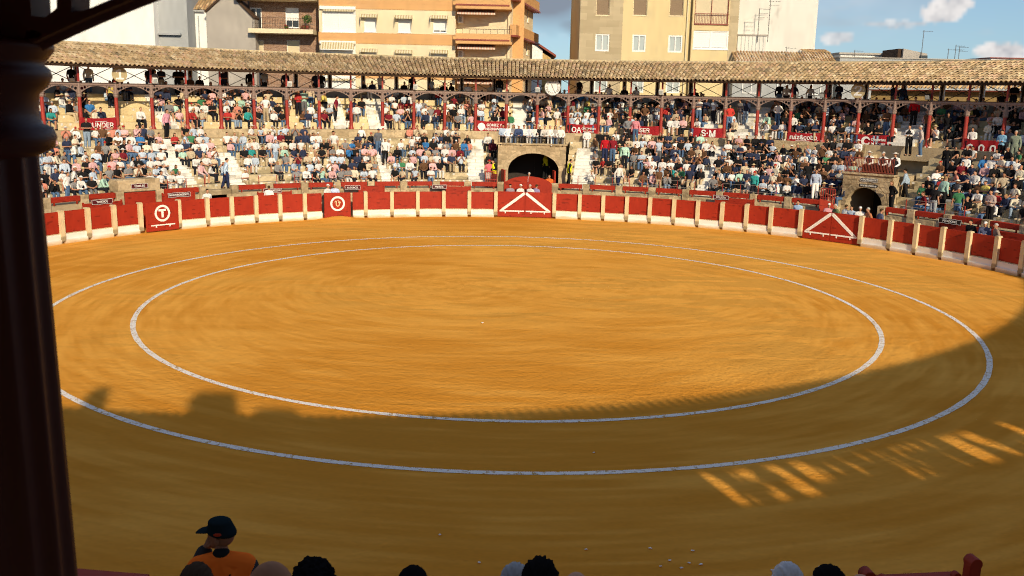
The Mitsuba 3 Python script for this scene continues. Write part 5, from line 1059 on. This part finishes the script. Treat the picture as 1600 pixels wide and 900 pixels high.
# people one can single out
def D(pose, top, bot, hair='short', hc=(.02, .015, .012), sleeve='long', legs='long', skin=0):
    return dict(pose=pose, sleeve=sleeve, legs=legs, hair=hair, top=('', top), bot=('', bot), hairc=('', hc), skin=SKIN[skin])
def vest(pose, c, grow=.03, n=10):
    J = skeleton(pose); return man(bones(J, [('waist', 'chl'), ('waist', 'chr'), ('chl', 'chr'), ('chl', 'nb'), ('chr', 'nb'), ('hl', 'waist'), ('hr', 'waist')], n, grow).simplify(.004))
HV = (.78, .86, .03); BLK, WHT, JEAN, NAV = (.02, .02, .022), (.8, .8, .79), (.09, .16, .29), (.03, .04, .1)
def hv(pose, **k): d = D(pose, BLK, BLK, **k); d['extra'] = [('vest', HV, vest(pose, HV))]; return d
def waist(pose, **k): d = D(pose, WHT, BLK, **k); d['extra'] = [('vest', (.03, .03, .035), vest(pose, 0, .022))]; return d
SP = [
 ('seated person in black on the plain steps just left of the archway, lowest of three', D('sit_fold', BLK, BLK), -2.9, 28.6, 2.8, 0),
 ('seated person in dark maroon on the plain steps beside the archway, middle of three', D('sit', (.12, .02, .03), BLK, 'long'), -2.5, 29.8, 3.6, 10),
 ('seated person in white and black on the plain steps beside the archway, topmost', D('sit_lean', WHT, BLK), -3.0, 30.4, 4.02, -10),
 ('standing guard in yellow safety vest on the clock-side walkway, facing a person in pink', hv('stand_fold'), -2.35, 26.5, 1.6, -50),
 ('standing person in red cap, pink top and white shorts, beside the yellow vested guard', D('stand', (.74, .2, .25), WHT, 'cap', (.5, .03, .03), 'short', 'short'), -3.15, 26.5, 1.6, 20),
 ('standing guard in yellow safety vest by the sloping handrail, past the archway', hv('stand'), 8.0, 26.6, 1.75, 100),
 ('guard in yellow safety vest standing inside the dark archway', hv('stand'), 4.5, 29.0, 2.0, 150),
 ('white haired person looking over the rounded gate from the archway', D('stand', WHT, BLK, 'short', (.7, .68, .65)), 2.5, 26.5, .85, 0),
 ('person in bright orange top beside the rounded red gate', D('stand', (.8, .16, .04), BLK), 5.35, 26.4, .75, 0),
 ('standing person with grey jacket and hat on the narrow white stairs, upper one', D('stand', (.14, .15, .18), JEAN, 'cap', NAV), -17.35, 29.5, 3.35, 10),
 ('standing person with white shirt and straw hat on the narrow white stairs, lower one', D('stand_walk', WHT, BLK, 'brim', (.66, .55, .33)), -16.7, 28.6, 2.8, -20),
 ('person in pale blue shirt walking along the lowest walkway by the low doorway', D('stand_walk', (.46, .62, .82), NAV, 'short'), -38.9, 26.4, 1.78, 80),
 ('person in white shirt and dark trousers walking along the walkway past the main gate', D('stand_walk', WHT, NAV, 'short'), 14.9, 26.4, 1.6, 60),
 ('standing person with red shirt high in the block past the archway', D('stand', (.5, .02, .03), NAV), 12.3, 28.8, 3.2, 0),
 ('standing person with dark red shirt next to the one in bright red', D('stand', (.22, .02, .03), JEAN), 13.3, 28.8, 3.2, 10),
 ('standing person in grey and straw hat on the ledge under the OA banner', D('stand_hip', (.2, .21, .23), BLK, 'brim', (.66, .55, .33)), 14.6, 30.9, 4.43, 15),
 ('standing person in pink beside the straw hatted one on the ledge', D('stand', (.75, .3, .36), JEAN, 'long'), 15.6, 30.9, 4.43, -10),
 ('standing person in black vest and white sleeves above the picket balcony', waist('stand_fold', hair='short'), 48.1, 30.7, 4.5, 0),
 ('standing grey haired person in pale shirt and jeans above the picket balcony', D('stand', (.55, .48, .46), JEAN, 'short', (.5, .5, .49)), 49.5, 30.6, 4.5, -60),
 ('musician with black hat, dark vest and white sleeves on the picket balcony, nearest the crowd', waist('sit', hair='brim', hc=(.6, .56, .5)), 46.6, 27.7, 3.9, 0),
 ('musician with dark vest and white sleeves on the picket balcony, middle one of three', waist('sit', hair='cap', hc=(.6, .58, .55)), 48.3, 27.7, 3.9, 0),
 ('musician with hat and dark vest on the picket balcony, nearest the cream stairs', waist('sit_open', hair='brim', hc=(.6, .56, .5)), 49.7, 27.7, 3.9, 5),
 ('standing person in striped blue shirt bending by the cream stairs', D('stand_walk', (.42, .55, .72), BLK), 51.0, 27.9, 2.2, -70),
 ('standing person in black top and dark trousers at the foot of the cream stairs', D('stand_hip', BLK, BLK, 'long', (.2, .12, .06)), 51.1, 26.5, 1.6, -30),
 ('standing person in mint green shirt seen from behind past the cream stairs', D('stand', (.42, .66, .58), BLK, 'short', (.3, .2, .1)), 56.0, 27.4, 2.0, 170),
 ('standing person in black top and pale jeans seen from behind on the walkway', D('stand', BLK, (.42, .47, .53), 'short', sleeve='short'), 56.3, 26.4, 1.6, 175),
 ('standing person with light blue shirt under the shaded arch banner', D('stand_fold', (.25, .5, .75), BLK, 'short'), 57.6, 31.0, 4.43, 0),
 ('standing person in sage green dress under the shaded arch banner', D('stand', (.22, .27, .22), (.22, .27, .22), 'short', (.4, .4, .39)), 58.9, 31.0, 4.43, 20),
 ('standing person with patterned grey shirt and dark trousers behind the PICADORES shelter', D('stand_fold', (.46, .38, .36), BLK), 63.0, 26.5, 1.65, 0),
 ('standing person with pale blue shirt and white trousers at the tunnel railing', D('stand', (.46, .55, .75), WHT, 'short'), 41.2, 26.6, 1.9, 20),
 ('standing person with bright red shirt in the shaded upper stand past plate two', D('stand', (.6, .02, .03), BLK), 46.2, 33.3, 6.1, 30),
 ('standing person in maroon shirt on the white upper steps', D('stand', (.20, .02, .04), BLK, sleeve='short'), -21.6, 32.4, 5.4, 70),
 ('standing person in pink shirt at the mouth of the upper passage under bay three', D('stand', (.75, .38, .5), BLK), -42.0, 31.1, 4.43, 30),
 ('standing person in red and white high on the broad white upper steps', D('stand_hip', (.6, .06, .05), JEAN), 26.3, 32.5, 5.4, 20),
 ('seated person all in white on the small ledge between archway and OA banner', D('sit', WHT, WHT, 'short'), 9.5, 31.0, 4.43, 0),
]
for i, (l, d, a, r_, z, yaw) in enumerate(SP): add_person(l, d, a, r_, z, yaw, 1.03, False, 500+i, n=8)
TC2 = [(.46, .58, .76), WHT, (.3, .31, .34), (.06, .09, .2), WHT, (.55, .6, .7), WHT, BLK, (.62, .6, .58), WHT, (.45, .43, .42), WHT]
names_ = ['pale blue shirt', 'white shirt, blue trousers', 'grey shirt', 'navy shirt', 'white top, far from the banner', 'pale grey blue shirt', 'white shirt and white trousers', 'black shirt', 'beige top', 'white shirt, bending forward', 'grey top', 'white blouse']
for i in range(12):
    d = D(['sit', 'sit_open', 'sit_fold', 'sit_lean', 'sit_cross'][i % 5], TC2[i], [BLK, WHT, JEAN, (.2, .2, .22)][i % 4], ['short', 'short', 'long', 'cap'][i % 4], [(.02, .015, .012), (.4, .39, .38), (.06, .03, .02), WHT][i % 4])
    add_person('%s of twelve people seated on the archway balcony, in %s' % (['first', 'second', 'third', 'fourth', 'fifth', 'sixth', 'seventh', 'eighth', 'ninth', 'tenth', 'eleventh', 'last'][i], names_[i]), d, -1.2+.70*i, 27.85, 4.68, 0, 1.02, i % 2 == 0, 700+i, 'people on the archway balcony')
bench = thing('balcony_bench', 'stone bench carrying the row of people above the archway', 'bench'); part(bench, 'seat', sector(-1.6, 7.1, 27.65, 28.2, 4.56, 4.68), 'm_step'); part(bench, 'support', sector(-1.6, 7.1, 27.8, 28.1, 4.3, 4.56), 'm_step')
bench = thing('music_bench', 'wooden bench carrying the musicians over the tunnel', 'bench'); part(bench, 'seat', sector(45.5, 50.3, 27.45, 28.0, 3.86, 3.90), 'm_wood'); part(bench, 'support', sector(45.8, 50.0, 27.6, 27.8, 3.5, 3.86), 'm_wood')
ALLEY = [(-43.1, 'white', WHT, 'person in white looking out over the fence beside the MANTENIMIENTO plate'), (-26.5, '', WHT, 'person in white shirt in the alley behind the looped emblem screen, nearer one'), (-25.3, '', (.5, .6, .85), 'person in pale blue shirt and dark hat in the alley behind the looped emblem'), (-34.6, '', WHT, 'person leaning over the fence by the DELEGACION plate'), (-.1, '', (.3, .25, .3), 'person in the alley before the rounded gate, in dim purple'), (1.3, '', WHT, 'person in broad white shirt in the alley before the rounded gate'), (2.9, '', WHT, 'person in white shirt and cap right of the rounded gate centre'), (3.6, '', (.3, .25, .42), 'person in violet beside the white capped one before the rounded gate'), (41.0, '', (.4, .58, .85), 'person in sky blue behind the fence just before the chevron gate'), (45.1, '', (.6, .3, .35), 'person in pink behind the side gate, first of the group'), (46.2, '', (.15, .2, .1), 'person in olive behind the side gate, second of the group'), (47.2, '', WHT, 'person in white behind the side gate, third of the group'), (48.3, '', (.5, .6, .75), 'person in pale blue behind the side gate, fourth of the group'), (49.3, '', WHT, 'person in white behind the side gate, fifth of the group'), (50.6, '', (.5, .2, .1), 'person in rust behind the side gate, last of the group'), (51.9, '', (.1, .12, .2), 'person in navy just past the side gate'), (63.9, '', BLK, 'person in black resting arms on the PICADORES shelter, nearest its plate'), (65.6, '', (.12, .14, .25), 'person in blue grey leaning on the PICADORES shelter'), (67.2, '', (.36, .27, .22), 'person in tan jacket leaning on the PICADORES shelter')]
for i, (a, _, c, l) in enumerate(ALLEY):
    z = 0.24 if a < 60 else .3
    add_person(l, D(['stand', 'stand_fold'][i % 2], c, BLK, ['short', 'cap', 'short', 'short'][i % 4], [(.02, .015, .012), WHT, (.45, .44, .43), (.06, .04, .02)][i % 4]), a, 24.75, z, [0, 30, -30, 150][i % 4], 1.03, i % 2 == 1, 800+i)

# ------------------------------------------------------------------ the near seats, their railing and the people below the viewer
for nm, r0, r1, z0, z1 in (('walkway', 26.95, 28.05, 1.6, 3.02), ('seat_row', 28.05, 28.95, 3.0, 3.79), ('seat_row', 28.95, 30.05, 3.4, 4.29), ('seat_row', 30.05, 30.55, 3.8, 4.72), ('seat_row', 30.55, 31.4, 4.0, 5.12)):
    part(stand, nm, sector(168.5, 191.5, r0, r1, z0, z1), 'm_step')
def hand(J, k, n, open_=.6):
    w = np.array(J['w'+k][0], float); d = np.array(J['d'+k][0], float)-w; L = np.linalg.norm(d); d /= L; lat = np.cross(d, [0, 0, 1.0]); lat = lat/np.linalg.norm(lat) if np.linalg.norm(lat) > .2 else np.array([1.0, 0, 0]); nor = np.cross(lat, d)
    out = [m3.Manifold.batch_hull([sph(w, .028, n), sph(w+d*.075+lat*.028, .018, n), sph(w+d*.075-lat*.028, .018, n)])]
    for i, (o, l) in enumerate(((-.033, .07), (-.011, .085), (.011, .08), (.033, .062))):
        p = w+d*.078+lat*o; q = p+d*l*.55-nor*l*.15; e = q+d*l*.4-nor*l*.3; out += [m3.Manifold.batch_hull([sph(p, .011, n), sph(q, .010, n)]), m3.Manifold.batch_hull([sph(q, .010, n), sph(e, .008, n)])]
    p = w+d*.03-lat*.03; q = p+d*.03-lat*.03; e = q+d*.04-lat*.005; out += [m3.Manifold.batch_hull([sph(p, .014, n), sph(q, .012, n)]), m3.Manifold.batch_hull([sph(q, .012, n), sph(e, .010, n)])]
    return out
def smoothed(M, L=.014, it=12):
    m = man(M.refine_to_length(L)); m = trimesh.Trimesh(m.vertices, m.faces, process=True); trimesh.smoothing.filter_taubin(m, iterations=it); return m
def close_figure(pose, hair, hy=0, wild=0.0, n=18, sleeve='long', jacket=False):
    J = skeleton(pose); hd = np.array(J['head'][0]); R_ = lambda M: M.translate([float(-x) for x in hd]).rotate([0, 0, hy]).translate([float(x) for x in hd])
    face = [headshape(hd, n+6)]
    for s in (-1, 1):
        face.append(ell(hd+[s*.078, -.008, -.005], (.011, .020, .033), 12)); face.append(m3.Manifold.batch_hull([ell(hd+[s*.032, .078, .035], (.022, .012, .008), 8), ell(hd+[s*.03, .07, .045], (.022, .012, .01), 8)]))
    face.append(ell(hd+[0, .083, -.048], (.022, .010, .008), 10)); face.append(ell(hd+[0, .07, -.088], (.022, .022, .018), 10))
    hands = sum([hand(J, k, 8) for k in 'lr'], [])
    out = {'body': smoothed(m3.Manifold.batch_boolean([bones(J, [b for b in TORSO+ARMS('l')+ARMS('r')+LEGS('l')+LEGS('r') if b[1][0] != 'd'], n), R_(m3.Manifold.batch_boolean(face, m3.OpType.Add))]+hands, m3.OpType.Add), .011, 8)}
    Js = {k: (np.array(v[0], float), v[1]) for k, v in J.items()}; up = [b for b in TORSO if 'nt' not in b]; arm = []
    for k in 'lr':
        Js['c'+k] = (Js['e'+k][0]*.12+Js['w'+k][0]*.88, .042); arm += [('s'+k, 'e'+k), ('e'+k, 'c'+k)]
    out['shirt'] = smoothed(bones(Js, up+arm, n, .017), .02, 14)
    out['collar'] = smoothed(m3.Manifold.batch_boolean([m3.Manifold.batch_hull([sph(Js['nb'][0]+[0, .01, .015], .080, n), sph(Js['nb'][0]+[0, .005, .05], .066, n)])], m3.OpType.Add), .015, 4)
    lg = []
    for k in 'lr': Js['t'+k] = (Js['a'+k][0]+[0, 0, .03], .056); lg += [('h'+k, 'k'+k), ('k'+k, 't'+k)]
    out['trousers'] = smoothed(bones(Js, [('hl', 'hr'), ('pel', 'hl'), ('pel', 'hr')]+lg, n, .02), .025, 10)
    out['shoes'] = smoothed(m3.Manifold.batch_boolean([m3.Manifold.batch_hull([sph(Js['a'+k][0]+[0, -.03, -.03], .052, n), sph(Js['f'+k][0], .048, n)]) for k in 'lr'], m3.OpType.Add), .025, 6)
    cap = ell(hd+[0, -.012, .028], (.086, .103, .104), 40)
    def cut(M, nrm, off):
        nv = np.array(nrm, float); return M.trim_by_plane([float(x) for x in nv], float((hd+off) @ nv/np.linalg.norm(nv)))
    H = None
    if hair == 'short': H = cut(cap, [0, -.75, 1.0], [0, .03, .035])
    elif hair == 'crop': H = cut(ell(hd+[0, -.008, .024], (.081, .099, .101), 40), [0, -.9, 1.0], [0, .03, .05])
    elif hair == 'fringe': H = cut(cut(cap, [0, -1.0, .25], [0, -.012, .02]), [0, -.2, -1.0], [0, 0, .085])
    elif hair == 'curly': H = m3.Manifold.batch_boolean([cut(ell(hd+[0, -.015, .03], (.10, .118, .115), 40), [0, -.75, .9], [0, .03, .02])], m3.OpType.Add)
    elif hair == 'cap':
        H = m3.Manifold.batch_boolean([cut(m3.Manifold.batch_hull([ell(hd+[0, -.005, .035], (.092, .11, .06), 32), ell(hd+[0, .01, .115], (.075, .085, .028), 28)]), [0, -.1, 1], [0, 0, .03]),
            m3.Manifold.batch_hull([ell(hd+[0, .09, .045], (.078, .02, .010), 14), ell(hd+[0, .175, .022], (.055, .018, .008), 14)])], m3.OpType.Add)
    if H is not None:
        m = smoothed(R_(H), .009, 4)
        if wild:
            v = m.vertices; nv = np.array(m.vertex_normals); st = meshkit.fbm(np.stack([np.arctan2(v[:, 0]-hd[0], v[:, 2]-hd[2]+.15)*38, v[:, 1]*16, v[:, 2]*16], 1), 3, 5) if wild < .04 else meshkit.fbm(v*60, 3, 5); m.vertices = v+nv*((st-.45)*wild*(1.6 if wild < .04 else 1.2))[:, None]
        out['hat' if hair == 'cap' else 'hair'] = m
    return out, J, hd, R_
def close_person(label, parts_, cols, a, r_, z, yaw, s):
    k = thing('person', label, 'person', 'people seated just below the viewer' if 'guard' not in label else None)
    for nm, m in parts_.items():
        col = cols[nm]; v = placed(np.array(m.vertices), a, r_, z, yaw, s, False)
        if np.ndim(col) == 1: col = np.tile(np.array(col, float), (len(v), 1))
        put(k+'__'+nm, trimesh.Trimesh(v, m.faces, process=False), 'm_vc', True, col)
    return k
DK = (.012, .011, .012)
NEARP = [  # label, hair, hair colour, wildness, shirt, azimuth, radius, seat height, head top, skin, turn
 ('bald person seen from behind, nearest to the viewer beside the guard', None, None, 0, (.03, .03, .04), (-178.65, 30.85, 6.08), 5.20, 1, 4),
 ('person with tousled black curly hair, right of the bald one', 'curly', DK, .05, (.05, .05, .06), (-178.16, 29.30, 5.27), 4.36, 0, 10),
 ('person with close cropped dark hair and receding hairline, alone before the sand', 'crop', DK, .006, (.08, .08, .09), (-179.13, 29.30, 5.24), 4.36, 2, 0),
 ('person with thick black hair in front of a grey haired one', 'short', DK, .02, (.02, .02, .03), (179.64, 29.30, 5.29), 4.36, 1, 0),
 ('person with grey hair half hidden beside the thick black haired one', 'short', (.36, .37, .39), .012, (.2, .2, .22), (179.85, 28.45, 4.80), 3.86, 2, 25),
 ('person with neat white hair, seen from behind', 'short', (.60, .60, .62), .012, (.3, .3, .34), (176.55, 28.45, 4.81), 3.86, 2, 5),
 ('person with dark hair turned in profile next to the white haired one', 'short', DK, .014, (.03, .03, .04), (176.05, 28.45, 4.79), 3.86, 1, 50),
 ('person whose pale bald crown shows by the red railing', None, None, 0, (.1, .1, .12), (175.62, 28.45, 4.73), 3.86, 2, 0),
 ('person whose pale crown just shows past the thick black haired one', None, None, 0, (.2, .1, .1), (179.11, 28.45, 4.75), 3.86, 2, 10),
 ('person with straight brown hair in front of the guard vest', 'short', (.07, .045, .03), .012, (.10, .05, .04), (-177.01, 29.30, 5.21), 4.36, 0, 15),
]
for l, hair, hc, wild, top, (a, r_, zt), seat, sk, hy in NEARP:
    P_, J, hd, R_ = close_figure('sit', hair, hy, wild); seat -= .07; s = (zt-.075-seat)/(.887 if hair else .878)
    if hair == 'curly': s *= .97
    c = dict(body=SKIN[sk], shirt=top, collar=top, trousers=(.03, .035, .05), shoes=DK, hair=hc, hat=hc)
    close_person(l, P_, c, a, r_, seat, 0, s)
# the guard with the cap, hand at the mouth
a, r_, zt = (-176.10, 27.75, 4.64)
P_, J, hd, R_ = close_figure('stand_call', 'cap', -66, 0, sleeve='long')
for q_ in 'lr': J['v'+q_] = (np.array(J['s'+q_][0])*.84+np.array(J['nb'][0])*.16+[0, 0, .005], .066)
v_ = m3.Manifold.batch_boolean([bones(J, [('chl', 'vl'), ('chr', 'vr'), ('vl', 'nb'), ('vr', 'nb'), ('vl', 'vr'), ('waist', 'chl'), ('waist', 'chr'), ('chl', 'chr'), ('hl', 'waist'), ('hr', 'waist'), ('chl', 'nb'), ('chr', 'nb')], 18, .030)], m3.OpType.Add)
P_['vest'] = smoothed(v_, .018, 8)
nb, wl = np.array(J['nb'][0]), np.array(J['waist'][0])
def flip(m): m = m.copy(); m.vertices = m.vertices*[-1, 1, 1]; m.faces = m.faces[:, ::-1]; return m
P_ = {k: flip(m) for k, m in P_.items()}
def onback(m, off=.006):                                # lay a flat piece onto the vest's back (points given as x, z)
    import trimesh.proximity
    v = m.vertices.copy(); o = np.stack([v[:, 0], np.full(len(v), -1.0), v[:, 2]], 1); loc, ri, _ = P_['vest'].ray.intersects_location(o, np.tile([0, 1.0, 0], (len(o), 1)), multiple_hits=False)
    y = np.full(len(v), np.nan); y[ri] = loc[:, 1]; y = np.where(np.isnan(y), np.nanmedian(y), y); v[:, 1] = y-off+v[:, 1]; m.vertices = v; return m
def grid(x0, x1, z0, z1, nx=14, nz=8, sh=0.0):
    v = [[x0+(x1-x0)*i/nx+sh*(j/nz), 0, z0+(z1-z0)*j/nz] for j in range(nz+1) for i in range(nx+1)]; f = []
    for j in range(nz):
        for i in range(nx): q = j*(nx+1)+i; f += [[q, q+1, q+nx+2], [q, q+nx+2, q+nx+1]]
    return trimesh.Trimesh(v, f, process=False)
P_['reflective_band'] = onback(grid(-.15, .15, 1.13, 1.165)); P_['strap'] = onback(grid(-.085, -.07, 1.02, 1.38, 2, 24, .15), .012)
s = (zt-3.02)/1.76
OR = (1.0, .19, .025)
c = dict(body=(.34, .17, .11), shirt=(.05, .052, .056), collar=(.02, .02, .022), trousers=(.03, .03, .04), shoes=DK, hat=(.012, .022, .028), vest=OR, reflective_band=(.42, .33, .31), strap=DK)
kg = close_person('guard in orange safety vest and dark cap, hand raised to the mouth', P_, c, a, r_, 3.02, 14, s)
# patch on the side of the cap
q = flip(man(R_(m3.Manifold.batch_hull([ell(hd+[.093, -.03, .06], (.004, .03, .014), 10)])))); vv = placed(np.array(q.vertices), a, r_, 3.02, 34, s, False); put(kg+'__cap_badge', trimesh.Trimesh(vv, q.faces, process=False), 'm_vc', True, (.5, .06, .03))
# red wooden railing in front of these seats
t = thing('wooden_railing', 'dark red wooden railing with two rounded posts, in the shade by the near seats', 'railing')
for a_, z in ((174.0, 3.89), (172.15, 3.96)):
    pst = part(t, 'post', pol(cat([cbx(-.05, .05, -.05, .05, 3.0, z-.02, .012)]), a_, 26.95), 'm_red'); m = trimesh.creation.cylinder(.05, .10, sections=20); m.apply_transform(trimesh.transformations.rotation_matrix(PI/2, [1, 0, 0])); m.apply_translation([0, 0, z-.02]); part(pst, 'rounded_top', pol(m, a_, 26.95), 'm_red', 40)
b = sector(172.35, 173.85, 26.92, 26.98, 3.3, 3.80, .5); part(t, 'board', b, 'm_red'); part(t, 'handrail', sector(172.35, 173.85, 26.88, 27.02, 3.80, 3.83, .5), 'm_red')
for a_, s_ in ((173.72, 1), (172.43, -1)): m = trimesh.creation.cylinder(.035, .05, sections=16); m.apply_transform(trimesh.transformations.rotation_matrix(PI/2, [1, 0, 0])); part(t, 'bracket', pol(m, a_, 26.95, 3.83), 'm_red', 40)
t = thing('plank_railing', 'dark red plank railing with a pale worn top, beside the near column', 'railing')
part(t, 'board', sector(185.9, 193, 26.92, 26.98, 3.0, 3.69, .5), 'm_red'); part(t, 'handrail', sector(185.9, 193, 26.88, 27.02, 3.69, 3.72, .5), 'm_red')
for a_ in (186.0, 189.5, 192.8): part(t, 'post', pol(bx(-.06, .06, .02, .1, 3.0, 3.7), a_, 26.95), 'm_red')
# bits of paper on the sand
for i, (x, y) in enumerate(((1.89, -14.73), (1.39, -19.06), (2.48, -18.97), (3.18, -19.03), (2.74, -19.38), (3.04, -19.45), (3.23, -19.49), (2.56, -19.58), (2.89, -19.62), (5.18, -19.49), (4.35, -19.63), (-0.85, -3.45), (-1.10, -18.64), (-0.39, -19.57))):
    rr = np.random.default_rng(i); n = trimesh.creation.icosphere(1, .021 if i != 11 else .035); n.vertices = n.vertices*(1+.3*rr.normal(0, 1, (len(n.vertices), 1)))*[1.2, .8, .5]; n.apply_translation([x, y, .02])
    k = key_of('paper_scrap'); put(k, n, 'm_white'); labels[k] = {'label': 'tiny white paper scrap on the shaded sand near the viewer' if i != 11 else 'single white paper scrap near the middle of the sunny sand', 'category': 'litter', 'group': 'paper scraps on the shaded sand' if i != 11 else 'single paper scrap'}
